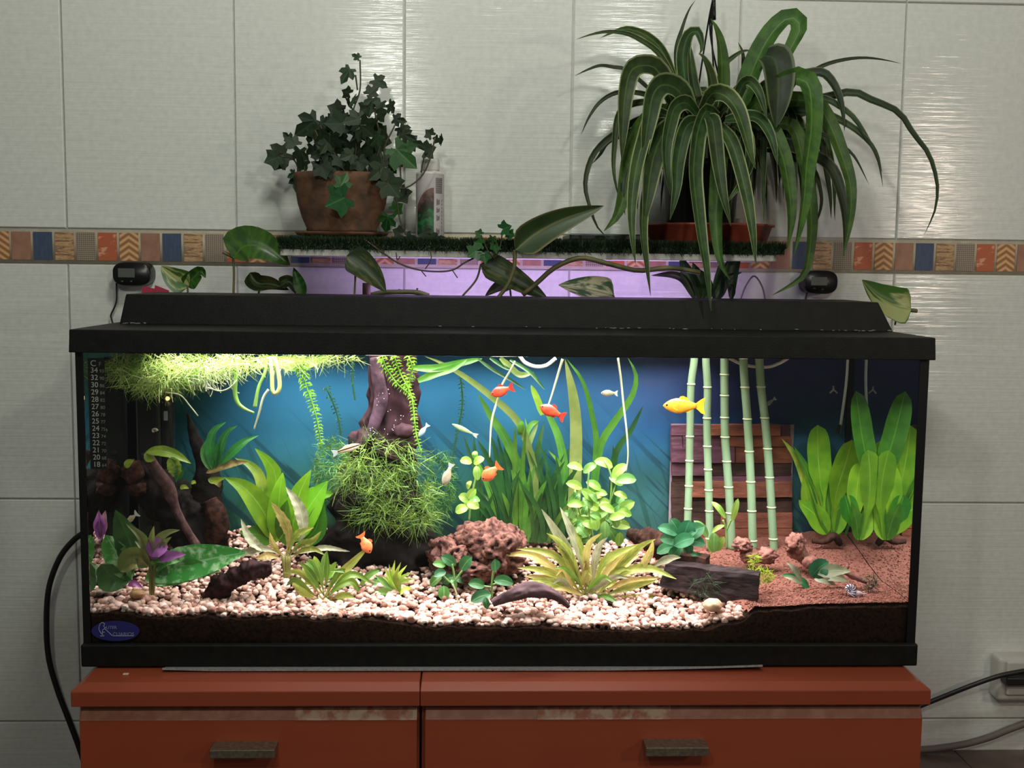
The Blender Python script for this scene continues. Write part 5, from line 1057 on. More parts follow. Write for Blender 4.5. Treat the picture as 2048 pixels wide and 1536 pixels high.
PU = [leafmat('purple_petal', (180, 110, 176), (150, 84, 150), scale=60, trans=.35, var=.1), leafmat('pink_petal', (190, 140, 150), (150, 110, 110), scale=60, trans=.3)]
plant('purple_plant', 'mauve leaves of an ornamental plant beside the olive rosette', (300, 1112), [(0, 40, [(298, 1110), (312, 1098), (336, 1094)], 'oval'), (0, 20, [(318, 1122), (340, 1112), (372, 1109)], 'lance'), (0, 24, [(300, 1116), (310, 1108), (325, 1104)], 'oval')], Y=.022, mats=PU, dY=.004, face=(.1, -1, .5))
plant('purple_plant', 'mauve and pink leaves at the very left edge of the tank', (185, 1075), [(0, 30, [(200, 1075), (197, 1045), (192, 1018)], 'lance'), (1, 18, [(204, 1070), (207, 1045), (211, 1021)], 'lance'), (0, 20, [(200, 1080), (204, 1055), (201, 1040)], 'lance'), (1, 14, [(200, 1075), (210, 1050), (208, 1035)], 'lance')], Y=.05, mats=PU, dY=.006)
plant('purple_plant', 'single mauve leaf lying on the gravel under the left plants', (258, 1178), [(0, 12, [(256, 1172), (268, 1166), (285, 1176)], 'lance')], Y=.03, mats=PU, dY=.002)
# java ferns on the left driftwood
JF = [leafmat('fern_green', (58, 122, 50), (40, 96, 44), mid=(84, 140, 64), scale=50, trans=.35), leafmat('fern_yellow', (144, 160, 56), (112, 134, 44), mid=(160, 172, 80), scale=50, trans=.4), leafmat('fern_brown', (136, 116, 66), (84, 80, 44), scale=110, trans=.25)]
plant('java_fern', 'java fern with upright green leaves on the left driftwood', (425, 945), [(0, 20, [(425, 940), (421, 895), (428, 862), (452, 844)]), (0, 18, [(432, 935), (443, 890), (455, 864), (475, 851)]), (0, 18, [(440, 930), (475, 895), (495, 880), (517, 871)]), (2, 18, [(412, 946), (446, 932), (474, 926), (497, 924)]), (0, 16, [(420, 940), (408, 905), (412, 880)]), (1, 14, [(416, 958), (430, 962), (452, 955)]), (0, 16, [(430, 935), (435, 900), (440, 880)]), (2, 16, [(420, 955), (436, 966), (440, 975)])], Y=.120, mats=JF, dY=.012, ruf=.1)
plant('java_fern', 'yellow green java fern leaves on the driftwood ridge', (300, 908), [(1, 22, [(291, 905), (322, 902), (352, 910), (382, 927)]), (1, 30, [(338, 915), (350, 932), (353, 955)], 'oval'), (0, 18, [(352, 930), (358, 945), (352, 965)]), (1, 14, [(290, 906), (298, 918), (310, 920)], 'oval')], Y=.105, mats=JF, dY=.008, ruf=.2)
plant('java_fern', 'small pale leaf scraps on the middle of the left driftwood', (368, 980), [(1, 10, [(360, 977), (368, 974), (378, 977)]), (1, 8, [(383, 968), (388, 964), (392, 967)]), (1, 16, [(252, 936), (258, 926), (268, 920)])], Y=.10, mats=JF, dY=.002)
# vallisneria
VA = [leafmat('grass_leaf', (96, 144, 52), (72, 120, 44), mid=(96, 146, 60), scale=30, trans=.4, var=.2), leafmat('grass_leaf_dark', (46, 92, 42), (34, 74, 38), scale=30, trans=.35, var=.2), leafmat('grass_leaf_pale', (128, 144, 80), (106, 126, 62), scale=30, trans=.4, var=.1), leafmat('grass_leaf_lime', (150, 186, 62), (110, 150, 44), scale=30, trans=.45, var=.1)]
rv = random.Random(21)
vl = [(2, 15, [(1060, 1075), (1070, 960), (1052, 880), (1032, 838), (985, 795), (935, 757), (885, 727), (850, 713)]), (0, 18, [(1110, 1075), (1128, 960), (1120, 885), (1098, 832), (1075, 795)]), (3, 14, [(1085, 830), (1075, 800), (1062, 770)]), (2, 26, [(1145, 1075), (1150, 960), (1152, 860), (1146, 790), (1130, 718)]), (0, 12, [(1175, 1075), (1192, 900), (1184, 830), (1165, 762), (1133, 718)]),
      (0, 16, [(1165, 1075), (1188, 965), (1202, 888), (1230, 842), (1264, 792), (1272, 750), (1256, 716)]), (1, 14, [(1215, 1060), (1226, 960), (1232, 905), (1262, 860), (1286, 812)]), (1, 12, [(1222, 1060), (1228, 980), (1228, 920), (1226, 890)]), (0, 20, [(1050, 1075), (1042, 955), (1012, 880), (985, 838), (955, 785)]), (0, 12, [(1045, 880), (1062, 850), (1078, 842)]), (2, 10, [(1052, 905), (1065, 870), (1076, 844)]), (0, 14, [(1040, 870), (1042, 850), (1040, 842)]), (0, 12, [(1070, 1075), (1110, 960), (1120, 930), (1096, 900)])]
for x0, x1, y1 in [(1000, 942, 905), (1008, 962, 930), (1014, 982, 872), (1020, 1008, 856), (1030, 1030, 850), (1040, 1052, 852), (1050, 1075, 890), (1060, 1092, 900), (1066, 1104, 928), (1076, 1130, 922), (1004, 930, 962), (1012, 965, 985), (1026, 992, 940), (1036, 1026, 925), (1046, 1070, 930), (1056, 1094, 960), (1064, 1116, 980), (1080, 1140, 985), (1018, 975, 1000), (1030, 1004, 985), (1052, 1048, 960), (1070, 1084, 985), (1090, 1120, 1010), (1044, 1014, 900), (1086, 1150, 880), (1096, 1160, 930), (1000, 952, 1010), (1100, 1142, 1005), (1022, 955, 880), (1058, 1088, 845), (1076, 1050, 835)]:
    vl.append((rv.choice((0, 1, 1)), rv.uniform(9, 15), [(x0+rv.uniform(-6, 6), 1085), (x0+(x1-x0)*.25, 1085-(1085-y1)*.45), (x0+(x1-x0)*.65, 1085-(1085-y1)*.8), (x1, y1)]))
for _ in range(34):
    x0 = rv.uniform(950, 1130); x1 = x0+rv.uniform(-50, 50); y1 = rv.uniform(860, 1010)
    vl.append((1, rv.uniform(6, 11), [(x0, 1085), (x0+(x1-x0)*.2, 1085-(1085-y1)*.5), (x1, y1)]))
plant('tape_grass', 'tall clump of tape grass filling the middle rear of the tank', (1065, 1085), vl, Y=.205, mats=VA, prof='grass', dY=.028, seg=20, fold=.05, face=(0, -1, .15))
plant('floating_leaves', 'long grass leaves trailing along the water surface right of the trunk', (830, 738), [(0, 16, [(826, 736), (870, 737), (915, 728), (965, 717)]), (0, 16, [(836, 762), (870, 748), (905, 737), (935, 718)]), (2, 14, [(1000, 716), (1020, 735), (1040, 750), (1068, 745)]), (1, 8, [(955, 718), (985, 740), (1020, 760), (1052, 780)]), (1, 8, [(980, 716), (1010, 735), (1025, 740)]), (1, 8, [(1020, 720), (1060, 745), (1090, 780)])], Y=.10, mats=VA, prof='grass', dY=.02, seg=16)
plant('floating_leaf', 'pale yellow leaf floating at the surface left of the trunk', (600, 728), [(3, 26, [(548, 722), (590, 732), (640, 722), (655, 714)], 'lance'), (3, 18, [(520, 716), (560, 722), (600, 718)], 'lance')], Y=.07, mats=VA, dY=.01)
# round leaved stem plants
HY = [leafmat('round_leaf_lime', (154, 186, 84), (126, 166, 62), mid=(186, 208, 130), scale=40, trans=.4, var=.12), leafmat('round_leaf_green', (110, 154, 78), (80, 126, 58), mid=(150, 180, 120), scale=40, trans=.35, var=.12), leafmat('teal_leaf', (46, 114, 70), (36, 92, 54), mid=(72, 136, 92), rough=.65, scale=40, trans=.3, var=.12), leafmat('anubias_leaf', (58, 112, 66), (44, 90, 50), mid=(110, 150, 96), scale=40, trans=.25, var=.12)]
STG = mat('green_stem', (120, 150, 80), (90, 126, 60), 40, .5)
def rounds(nm, lab, base, Y, lv, stems, mats, grp=None, prof='oval', sr=2.2):
    t = thing(nm, lab, 'plant', P(base[0], base[1], Y), grp); rr = random.Random(base[0])
    for mi, x, y, l, w, an in lv:
        a = math.radians(an); dx, dy = sin(a)*l/2, -cos(a)*l/2; d = rr.uniform(-.018, .012)
        tip = rr.uniform(-.006, .004)
        cl = [P(x-dx, y-dy, Y+d), P(x, y-l*.08, Y+d-.003), P(x+dx, y+dy, max(.011, Y+d+tip))]
        ribbon(MB(), cl, M(w, Y), prof, face=(rr.gauss(0, .3), -1, .6), seg=8, fold=.15).build('leaf', mats[mi], t)
    for pl in stems: tube(MB(), [P(x, y, Y) for x, y in pl], M(sr, Y), 7, n=16).build('stem', STG, t)
rounds('round_leaf_plant', 'lime round leaved stem plant left of the tape grass', (937, 1040), .155, [(0, 932, 923, 24, 17, 280), (0, 958, 922, 24, 17, 60), (0, 954, 946, 30, 16, 175), (0, 928, 997, 24, 20, 290), (0, 944, 988, 26, 18, 40), (0, 923, 1020, 26, 20, 250), (0, 946, 1012, 26, 20, 110), (0, 938, 970, 18, 12, 20), (1, 950, 1000, 20, 14, 90), (0, 936, 1008, 22, 16, 180), (0, 950, 910, 16, 12, 0)], [([(938, 1045), (942, 1000), (952, 950), (953, 915)])], HY)
rl = []
rr_ = random.Random(4)
for x, y, l, an in [(1150, 935, 28, 290), (1180, 937, 28, 60), (1207, 928, 34, 120), (1148, 972, 30, 290), (1187, 972, 30, 110), (1240, 942, 34, 60), (1252, 961, 36, 90), (1232, 962, 28, 110), (1150, 1010, 28, 280), (1175, 990, 30, 300), (1205, 1007, 30, 80), (1175, 1027, 34, 280), (1200, 1030, 36, 60), (1222, 1040, 34, 110), (1252, 1015, 36, 70), (1245, 1027, 32, 100), (1160, 1045, 32, 270), (1180, 1055, 34, 220), (1240, 1052, 36, 110), (1210, 1060, 32, 170), (1165, 1070, 30, 250), (1225, 1070, 30, 140), (1190, 1010, 26, 10), (1140, 1030, 26, 300), (1200, 988, 26, 90), (1172, 1008, 24, 260), (1214, 1018, 28, 120), (1190, 1045, 30, 180), (1155, 1060, 28, 240), (1235, 1035, 28, 80), (1200, 1078, 30, 190)]:
    rl.append((rr_.choice((0, 0, 1)), x, y, l*1.15, l*.64, an+rr_.uniform(-15, 15)))
for _ in range(26): rl.append((rr_.choice((0, 1, 1)), rr_.uniform(1140, 1250), rr_.uniform(990, 1082), rr_.uniform(22, 30), rr_.uniform(14, 19), rr_.uniform(0, 360)))
rounds('round_leaf_plant', 'pale lime bushy stem plant behind the big crypt', (1190, 1090), .135, rl, [([(1190, 1090), (1180, 1040), (1176, 980), (1178, 940)]), ([(1200, 1090), (1216, 1030), (1222, 990), (1222, 950), (1208, 920)]), ([(1222, 1000), (1232, 970), (1242, 955)]), ([(1180, 1080), (1160, 1030), (1150, 980)]), ([(1205, 1080), (1230, 1040), (1250, 1020)])], HY, sr=2.0)
rounds('anubias', 'small dark green anubias with trailing roots in front of the lava rock', (905, 1165), .075, [(3, 897, 1122, 34, 22, 300), (3, 933, 1127, 34, 26, 40), (1, 878, 1130, 26, 16, 280), (3, 918, 1157, 34, 22, 110), (1, 872, 1162, 30, 22, 230), (1, 888, 1186, 30, 24, 180), (3, 896, 1160, 26, 20, 60), (3, 880, 1148, 26, 18, 250), (1, 907, 1168, 20, 14, 150)], [([(905, 1172), (908, 1150), (904, 1128)]), ([(908, 1165), (922, 1145), (932, 1135)]), ([(900, 1165), (885, 1150)])], HY, 'plants with oval leaves in the middle gravel')
tag(tube(MB(), [P(x, y, .05) for x, y in [(905, 1168), (912, 1185), (916, 1202), (922, 1212)]], M(1.6, .05), 6, n=14).build('pale_root', mat('pale_root', (186, 172, 140), None)), 'pale thread root hanging from the small anubias', 'root')
rounds('anubias', 'small anubias with four leaves beside the curved wood slab', (985, 1195), .035, [(3, 990, 1130, 24, 22, 0), (3, 953, 1170, 34, 22, 280), (3, 1007, 1164, 40, 22, 100), (3, 962, 1196, 44, 26, 250), (3, 972, 1206, 24, 14, 170)], [([(984, 1195), (984, 1165), (988, 1138)]), ([(984, 1175), (965, 1172)]), ([(984, 1170), (1000, 1164)])], HY, 'plants with oval leaves in the middle gravel')
rounds('teal_rosette', 'bright teal green rosette in front of the leftmost bamboo', (1368, 1105), .105, [(2, 1335, 1062, 42, 24, 290), (2, 1350, 1054, 40, 26, 330), (2, 1372, 1062, 46, 40, 20), (2, 1342, 1082, 44, 26, 280), (2, 1368, 1084, 44, 30, 250), (2, 1388, 1066, 50, 34, 60), (2, 1392, 1086, 38, 24, 100), (2, 1332, 1100, 40, 24, 250), (2, 1352, 1106, 36, 24, 220), (2, 1375, 1094, 36, 22, 160), (2, 1352, 1070, 40, 30, 310), (1, 1402, 1058, 44, 18, 320), (2, 1380, 1075, 44, 12, 45), (2, 1393, 1113, 26, 14, 110)], [([(1368, 1108), (1365, 1080), (1360, 1065)])], HY)
rounds('stem_plant', 'yellow green young plant between the bamboo canes', (1452, 1095), .150, [(0, 1437, 1020, 44, 14, 320), (0, 1470, 1020, 48, 15, 15), (1, 1428, 1085, 40, 24, 0), (0, 1440, 1088, 34, 18, 30), (0, 1436, 1058, 30, 10, 60), (0, 1420, 1092, 30, 12, 340)], [([(1454, 1098), (1452, 1060), (1446, 1040)]), ([(1453, 1060), (1462, 1040)])], HY)
rounds('pale_crypt', 'pale grey green plant on the red sand near the snail', (1612, 1170), .060, [(2, 1640, 1138, 46, 40, 50), (1, 1668, 1146, 66, 26, 85), (1, 1670, 1158, 56, 22, 100), (1, 1588, 1142, 46, 14, 320), (1, 1586, 1160, 40, 12, 290), (2, 1605, 1168, 40, 18, 130), (2, 1582, 1154, 40, 10, 280), (1, 1650, 1164, 46, 16, 105)], [], [HY[0], leafmat('pale_grey_leaf', (150, 160, 128), (130, 130, 104), mid=(166, 172, 140), scale=50, trans=.3), HY[2]], prof='lance')
mb = MB(); strands(mb, 520, P(1512, 1152, .062), (M(38, .06), .012, M(17, .06)), .006, .0005, rn, seg=3, down=-.4); strands(mb, 120, P(1508, 1118, .075), (M(10, .07), .008, M(12, .07)), .006, .0005, rn, seg=3, down=-.4)
tag(mb.build('lime_moss', mat('lime_moss', (176, 190, 56), (130, 156, 40), 60, .6, island=.3, trans=.3), kind='stuff', smooth=False), 'lime yellow moss cushion behind the slate stone', 'moss')
mb = MB(); strands(mb, 130, P(1742, 1166, .05), (M(10, .05), .006, M(16, .05)), .008, .0005, rn, seg=3, down=-.5)
tag(mb.build('algae_tuft', MOSSD, kind='stuff', smooth=False), 'dark green algae tuft on the red sand at the right', 'algae')
mb = MB(); strands(mb, 1500, P(665, 940, .20), (M(36, .2), .02, M(66, .2)), .010, .0005, rn, seg=3)
strands(mb, 700, P(880, 970, .215), (M(30, .2), .01, M(70, .2)), .012, .0005, rn, seg=3)
tag(mb.build('feathery_weed', mat('feathery_green', (96, 144, 56), (64, 108, 48), 60, .6, island=.4, trans=.35), kind='stuff', smooth=False), 'soft feathery green weed growing behind the trunk', 'weed')
# hanging waterweed strands
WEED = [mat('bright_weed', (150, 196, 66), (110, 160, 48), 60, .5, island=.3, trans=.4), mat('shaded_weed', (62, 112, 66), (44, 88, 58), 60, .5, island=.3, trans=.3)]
def weed(pl, wpx, Y, mi, lab, dens=3.2, r0=1.0, r1=.5):
    n = 60; t = thing('waterweed_strand', lab, 'waterweed', P(pl[-1][0], pl[-1][1], Y), 'hanging waterweed strands'); pts = spline([P(x, y, Y) for x, y in pl], n)
    tube(MB(), pts, M(1.6, Y), 6, n=n).build('stem', WEED[mi], t); mb = MB(); rr = random.Random(pl[0][0])
    L = sum((pts[i+1]-pts[i]).length for i in range(n-1)); rings = int(L/M(dens*2, Y))
    for k in range(rings):
        f = k/rings; p = pts[min(n-2, int(f*(n-1)))]; T = (pts[min(n-1, int(f*(n-1))+1)]-p).normalized(); s = T.cross(Vector((0, 1, 0))).normalized(); d = T.cross(s)
        R = M(wpx, Y)*(r0+(r1-r0)*f); a0 = rr.random()*6
        for q in range(5):
            a = a0+q*2*pi/5; o = s*cos(a)+d*sin(a); w = o.cross(T)*R*.13; tip = p+o*R*rr.uniform(.75, 1.05)+T*R*rr.uniform(-.1, .45); mid = p+o*R*.55+T*R*-.05
            mb.add([p, mid-w, tip, mid+w], [(0, 1, 2), (0, 2, 3)])
    mb.build('whorl', WEED[mi], t, kind='stuff', smooth=False)
weed([(598, 718), (612, 770), (626, 810), (636, 850), (642, 895)], 19, .06, 0, 'bright thick waterweed strand hanging left of the trunk')
weed([(764, 712), (772, 735), (795, 768), (815, 785), (826, 800)], 17, .085, 0, 'bright waterweed strand crossing the top of the trunk')
weed([(788, 712), (800, 745), (822, 790), (828, 830), (833, 870), (842, 905)], 13, .075, 0, 'long bright waterweed strand hanging down the right side of the trunk', r1=.6)
weed([(818, 712), (824, 735), (820, 758), (818, 775)], 15, .09, 0, 'short bright waterweed strand at the top right of the trunk', r1=.8)
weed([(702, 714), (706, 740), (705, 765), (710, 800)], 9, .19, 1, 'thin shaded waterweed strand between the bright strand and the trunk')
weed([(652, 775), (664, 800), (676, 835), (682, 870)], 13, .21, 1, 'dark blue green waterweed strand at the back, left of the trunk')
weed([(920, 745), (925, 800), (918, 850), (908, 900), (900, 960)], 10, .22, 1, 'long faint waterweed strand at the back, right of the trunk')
# floating mass of fine weed at the top left
FLM = mat('floating_weed', (172, 186, 106), (124, 148, 66), 40, .5, island=.4, trans=.3, lo=.35, hi=.6)
mb = MB(); rn2 = random.Random(9)
for cx, cy, rx, ry, n, Y in ((250, 735, 50, 30, 420, .05), (310, 740, 60, 40, 640, .05), (360, 745, 50, 38, 480, .045), (420, 732, 60, 26, 520, .05), (480, 725, 50, 18, 340, .05), (560, 722, 60, 12, 260, .06), (300, 770, 50, 18, 240, .06), (620, 720, 40, 9, 120, .06), (680, 716, 40, 6, 80, .10)):
    strands(mb, n, P(cx, cy, Y), (M(rx, Y), .035, M(ry, Y)), .020, .00045, rn2, seg=5, shell=False, curl=.7)
v = [Vector((min(.491, max(-.491, q.x)), min(.24, max(.008, q.y)), min(.3705, q.z))) for q in mb.v]; mb.v = v
tag(mb.build('floating_weed', FLM, kind='stuff', smooth=False), 'yellow green mass of fine floating weed at the top left of the tank', 'weed')
WR = mat('white_root', (206, 206, 180), (176, 180, 140), 40, .5, trans=.3)
mb = MB()
for i in range(46):
    x = rn2.uniform(385, 470); y = rn2.uniform(716, 740); L = rn2.uniform(25, 60); s = rn2.uniform(-.2, .5)
    tube(mb, [P(x, y, .04), P(x-s*8, y+L*.5, .038), P(x+s*14, y+L*.85, .036), P(x+s*40, y+L, .035)], M(.9, .04), 5, n=10, caps=False)
for pl in ([(330, 785), (360, 790), (380, 812), (396, 832)], [(345, 755), (375, 757), (398, 760), (398, 770)], [(415, 775), (440, 782), (460, 775), (474, 760)], [(420, 745), (460, 730), (500, 728)]): tube(mb, [P(x, y, .03) for x, y in pl], M(1.4, .03), 6, n=14)
tag(mb.build('fine_roots', WR, kind='stuff'), 'fine white curling roots below the floating weed', 'roots')
# pothos stems, roots and air lines hanging into the water
LOOP = mat('pale_green_stem', (150, 186, 96), (120, 160, 70), 30, .45, trans=.25); LOOP2 = mat('pale_cream_stem', (196, 196, 130), (170, 176, 104), 30, .45, trans=.25)
def line(nm, lab, cat, pl, Y, r, m, grp=None): tag(tube(MB(), [P(x, y, Y) for x, y in pl], [M(q, Y) for q in (r if isinstance(r, tuple) else (r,))], 10, n=44).build(nm, m), lab, cat, grp)
line('hanging_stem', 'light green stem looping down at the top left', 'stem', [(478, 714), (472, 755), (470, 785), (476, 806), (490, 818), (508, 826)], .035, (4.2, 4.6, 4.6, 2.5), LOOP)
line('hanging_stem', 'light green stem slanting down to a pale tip inside the loop', 'stem', [(536, 714), (530, 745), (518, 772), (512, 800), (510, 814)], .037, (3.4, 3.0, 4.2), LOOP)
line('hanging_stem', 'pale cream stem doubled back in a narrow loop', 'stem', [(541, 714), (544, 750), (545, 780), (551, 787), (559, 775), (557, 745), (549, 715)], .036, 4.2, LOOP2)
line('root_thread', 'white root thread hanging below the cream loop', 'root', [(537, 779), (526, 796), (518, 826), (508, 858)], .036, (2.6, 2.4, 1.6), WR)
line('root_thread', 'long white root hanging behind the leftmost red fish', 'root', [(1030, 722), (1020, 742), (1004, 770), (995, 800), (983, 845), (979, 915)], .090, (1.8, 2.2, 2.0, 1.2), WR)
line('root_thread', 'white root hanging down to the middle red fish', 'root', [(1125, 718), (1117, 745), (1105, 785), (1096, 812)], .090, (2.6, 2.2, 1.4), WR)
line('root_thread', 'long white root hanging right of the tape grass', 'root', [(1236, 716), (1242, 760), (1247, 810), (1253, 860), (1256, 910), (1252, 944)], .095, (2.2, 2.0, 1.4), WR)
line('air_line', 'white air line dipping below the hood in the middle', 'tube', [(1038, 710), (1050, 725), (1070, 733), (1092, 731), (1112, 716)], .055, 3.8, mat('white_tubing', (220, 216, 204), None, rough=.35))
line('air_line', 'white air line dipping below the hood by the bamboo', 'tube', [(1458, 716), (1478, 726), (1500, 732), (1535, 734), (1560, 726), (1580, 714)], .215, 3.2, bpy.data.materials['white_tubing'])
t = thing('temperature_probe', 'thin white probe hanging on the back glass beside the right sword plant', 'probe', P(1676, 868, .225))
tube(MB(), [P(1696, 714, .225), P(1692, 770, .225), P(1681, 852, .225)], M(3, .22), 8, n=20).build('cable', mat('pale_cable', (170, 180, 180), None), t)
tube(MB(), [P(1681, 850, .225), P(1675, 868, .225)], M(4, .22), 10, n=6).build('sensor_tip', BLK, t)
mb = MB()
for q in ((1667, 772), (1660, 786), (1675, 786)): tube(mb, [P(1667, 779, .235), P(*q, .235)], M(1.6, .23), 6, n=4)
mb.build('clip', mat('clear_clip', (150, 160, 160), None), t)
# internal filter and heater in the dark left rear corner
t = thing('internal_filter', 'black internal filter in the left rear corner of the tank', 'filter', P(262, 1080, .19))
a, b = P(215, 1080, .175), P(318, 716, .175); a.x = -.4875
bevel(box(MB(), (a.x, .175, a.z-.005), (b.x, .238, b.z)).build('body', BLK, t, smooth=False), .006, 3)
for k in range(9): box(MB(), (a.x+.012, .1738, a.z+.02+.012*k), (b.x-.012, .1752, a.z+.025+.012*k)).build('grille_slat', BP, t, smooth=False)
q = P(275, 745, .17); tube(MB(), [(q.x, .176, q.z), (q.x, .150, q.z-.004)], .010, 14, n=5).build('outlet', BLK, t)
t = thing('heater', 'black tube heater with a small lit orange lamp', 'heater', P(334, 1060, .19))
tube(MB(), [P(333, 780, .19), P(334, 1060, .19)], M(17, .19), 18, n=8).build('glass_tube', mat('dark_heater_glass', (24, 22, 24), None, rough=.15), t)
tube(MB(), [P(333, 720, .19), P(333, 785, .19)], M(20, .19), 18, n=6).build('cap', BLK, t)
rock(MB(), P(335, 797, .176), (.0030, .0025, .0028), 2, 0).build('pilot_lamp', mat('orange_glow', (255, 190, 90), None, emit=((255, 196, 110), 3.0)), t)
mb = MB(); q = P(331, 832, .1765); box(mb, (q.x-.0022, q.y-.0006, q.z-.006), (q.x+.0022, q.y+.002, q.z+.006)); mb.build('print', mat('pale_print', (130, 130, 138), None), t, smooth=False)
# ------------------------------------------------------------------ animals
def fish(lab, nose, tail, Y, hpx, mb_, mf, me=None, tailk=1.0, bend=0, yaw=0, belly=.5, dorsal=.5, group=None, nm='fish', tw=.34, stripe=None):
    a, b = P(nose[0], nose[1], Y), P(tail[0], tail[1], Y); ax = (b-a); L = ax.length; X = ax.normalized()
    X = (X*cos(yaw)+Vector((0, 1, 0))*sin(yaw)).normalized(); L = L/max(.3, cos(yaw))
    Yv = Vector((0, 1, 0)); Yv = (Yv-X*X.dot(Yv)).normalized(); Z = X.cross(Yv)
    if Z.z < 0 if abs(Z.z) > .2 else Z.x > 0: Z = -Z
    h = M(hpx, Y); t = thing(nm, lab, 'fish', (a+b)/2, group)
    def at(u, y, z): return a+X*(u*L)+Yv*(y+bend*L*max(0, u-.3)**2)+Z*z
    prof = [(0, .06, -.02), (.03, .24, -.02), (.09, .52, -.01), (.18, .80, .0), (.30, 1.0, .0), (.42, .98, .0), (.55, .78, .03), (.66, .52, .05), (.74, .38, .05), (.79, .36, .05)]
    mb = MB(); n = 18; vs = []; uv = []
    for u, hh, zo in prof:
        for j in range(n):
            an = 2*pi*j/n; z = sin(an); bz = z*(1+(belly-.5)*.5 if z < 0 else 1)
            vs.append(at(u, cos(an)*h*.5*hh*tw*1.3, h*.5*(hh*bz+zo))); uv.append((u, .5+.5*z*hh))
    m = len(prof); fs = [(i*n+j, i*n+(j+1) % n, (i+1)*n+(j+1) % n, (i+1)*n+j) for i in range(m-1) for j in range(n)]+[tuple(range(n))[::-1], tuple(range((m-1)*n, m*n))]
    mb.add(vs, fs, uv); mb.build('body', mb_, t)
    def fin(nm_, pl, th=.018, y0=0):
        k = len(pl); mb = MB(); vs = [at(u, y0-h*th, z*h) for u, z in pl]+[at(u, y0+h*th, z*h) for u, z in pl]
        mb.add(vs, [tuple(range(k)), tuple(range(k, 2*k))[::-1]]+[(i, k+i, k+(i+1) % k, (i+1) % k) for i in range(k)]); mb.build(nm_, mf, t, smooth=False)
    fin('tail_fin', [(.76, .15), (.82, .26*tailk), (.92, .44*tailk), (.99, .50*tailk), (.965, .22*tailk), (.955, 0), (.97, -.2*tailk), (1.0, -.46*tailk), (.91, -.40*tailk), (.82, -.20*tailk), (.76, -.12)])
    if dorsal:
        fin('dorsal_fin', [(.36, .44), (.40, .58*dorsal+.33), (.47, .66*dorsal+.33), (.57, .50*dorsal+.28), (.62, .30), (.5, .36)])
        fin('anal_fin', [(.50, -.40), (.56, -.52*dorsal-.16), (.64, -.46*dorsal-.14), (.66, -.22)])
        fin('pelvic_fin', [(.30, -.46), (.36, -.60*dorsal-.20), (.41, -.56*dorsal-.18), (.38, -.44)])
        fin('pectoral_fin', [(.22, -.05), (.34, -.2), (.33, -.3), (.24, -.18)], y0=-h*.27*tw*2.0)
    for s in (-1, 1):
        p = at(.085, s*h*.5*.50*tw*1.25, h*.06); mb = MB(); rock(mb, p, (h*.075, h*.045, h*.075), 2, 0); mb.build('eye', me or BLK, t)
    return t
RF = mat('red_fish_skin', (188, 46, 30), (210, 74, 42), 160, .4, trans=.15); RFF = mat('red_fish_fin', (200, 54, 36), None, rough=.4, trans=.4)
YF = mat('golden_fish_skin', (222, 150, 34), (236, 172, 52), 160, .4, trans=.15); YFF = mat('golden_fish_fin', (238, 196, 50), None, rough=.4, trans=.4)
OF = mat('orange_fish_skin', (236, 104, 56), (244, 140, 84), 160, .4, trans=.15); OFF = mat('orange_fish_fin', (240, 120, 66), None, rough=.4, trans=.4)
WF = mat('pale_fish_skin', (206, 188, 168), (176, 164, 130), 160, .35, trans=.3); WFF = mat('pale_fish_fin', (196, 200, 196), None, rough=.35, trans=.5)
BF = mat('silver_blue_fish_skin', (150, 176, 196), (186, 200, 206), 160, .3, trans=.25)
fish('red platy with tail to the right, at the upper middle', (982, 789), (1028, 774), .080, 22, RF, RFF)
fish('red platy swimming down to the left of the pale grass column', (1080, 812), (1130, 836), .080, 24, RF, RFF)
fish('orange red platy pointing down left beside the lime stem plant', (964, 960), (1001, 930), .080, 26, OF, OFF)
fish('orange platy diving in front of the dark trunk', (741, 1106), (718, 1072), .060, 24, OF, OFF, yaw=.4)
fish('golden yellow platy facing left in front of the bamboo', (1326, 811), (1411, 813), .120, 31, YF, YFF, tailk=1.15)
fish('tiny whitish fish in open blue water left of the bamboo', (1202, 786), (1236, 787), .12, 13, WF, WFF, dorsal=.3)
def algae_eater():
    m, t, out = nodes('striped_fish_skin'); b = nd(t, 'ShaderNodeBsdfPrincipled', i_Roughness=.4); uvc = t.nodes.new('ShaderNodeTexCoord'); s = t.nodes.new('ShaderNodeSeparateXYZ'); t.links.new(uvc.outputs['UV'], s.inputs[0])
    t.links.new(ramp(t, s.outputs[1], [(.0, lin((214, 190, 160))), (.44, lin((220, 200, 172))), (.48, lin((50, 34, 26))), (.60, lin((54, 38, 28))), (.66, lin((176, 140, 104)))]), b.inputs['Base Color']); t.links.new(b.outputs[0], out.inputs[0]); return m
fish('slim pale fish with dark side stripe left of the moss', (722, 889), (664, 908), .085, 15, algae_eater(), WFF, dorsal=.4)
fish('small silvery blue fish at the right edge of the trunk', (837, 873), (857, 848), .085, 11, BF, WFF, dorsal=.3, nm='fish')
fish('pale cream fish hanging nose down between moss and lime plant', (887, 972), (904, 926), .085, 18, WF, WFF, dorsal=.3, tailk=.8)
fish('thin pale green fish in blue water right of the trunk', (904, 848), (956, 873), .150, 10, mat('greenish_fish_skin', (150, 170, 120), None, rough=.4), WFF, dorsal=.2)
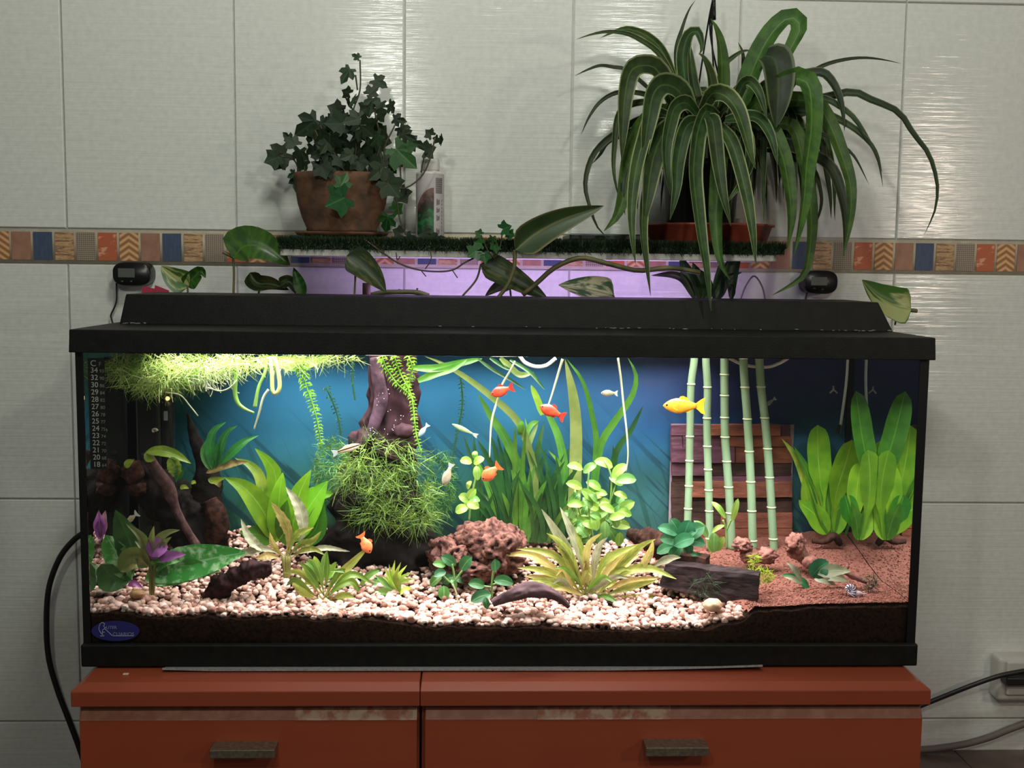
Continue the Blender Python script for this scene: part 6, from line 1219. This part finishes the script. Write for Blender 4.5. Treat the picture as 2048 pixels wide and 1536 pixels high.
fish('small dim fish behind the rightmost bamboo', (1530, 812), (1552, 796), .205, 9, mat('dim_fish_skin', (120, 130, 110), None, rough=.4), WFF, dorsal=.2)
fish('small white fish above the leaves near the left edge', (252, 1046), (276, 1026), .060, 11, WF, WFF, dorsal=.4, tailk=1.6)
# snails
def shellmat():
    m, t, out = nodes('striped_shell'); b = nd(t, 'ShaderNodeBsdfPrincipled', i_Roughness=.3); uvc = t.nodes.new('ShaderNodeTexCoord'); s = t.nodes.new('ShaderNodeSeparateXYZ'); t.links.new(uvc.outputs['UV'], s.inputs[0])
    k = math_(t, 'SINE', math_(t, 'MULTIPLY', s.outputs[1], 75.0))
    t.links.new(mixc(t, contrast(t, k, -.1, .1), lin((66, 62, 78)), lin((206, 196, 212))), b.inputs['Base Color']); t.links.new(b.outputs[0], out.inputs[0]); return m
c = P(1697, 1178, .035); t = thing('snail', 'striped black and white snail on the red sand', 'snail', (c.x, .035, c.z-.006))
mb = MB(); pts = []
for i in range(40):
    a = -1.0+i*.24; rr = .0105*math.exp(-.115*i*.55); pts.append((c.x-.002+rr*.62*cos(a), .033-.00022*i, c.z+.001+rr*.62*sin(a)))
tube(mb, pts, [.0088*math.exp(-.06*k) for k in range(40)], 14, n=60, ref=(0, 1, 0)); mb.build('shell', shellmat(), t)
p2 = P(1713, 1188, .032); mb = MB(); rock(mb, (p2.x-.001, .032, p2.z), (.0085, .005, .0045), 3, .12); mb.build('foot', mat('snail_foot', (190, 168, 176), (160, 130, 130), 200, .5), t)
for s in (-1, 1): tube(MB(), [(p2.x+.005, .032+s*.002, p2.z+.001), (p2.x+.011, .030+s*.004, p2.z+.002)], .0006, 6, n=5).build('tentacle', bpy.data.materials['snail_foot'], t)
c = P(308, 862, .172); t = thing('snail', 'tiny pale snail on the dark filter near the heater', 'snail', c)
tube(MB(), [(c.x+.0036*math.exp(-.09*i)*cos(i*.4), .172-.0002*i, c.z+.0036*math.exp(-.09*i)*sin(i*.4)) for i in range(26)], [.0028*math.exp(-.08*k) for k in range(26)], 10, n=40).build('shell', mat('pale_shell', (176, 168, 160), (130, 120, 116), 300, .4), t)
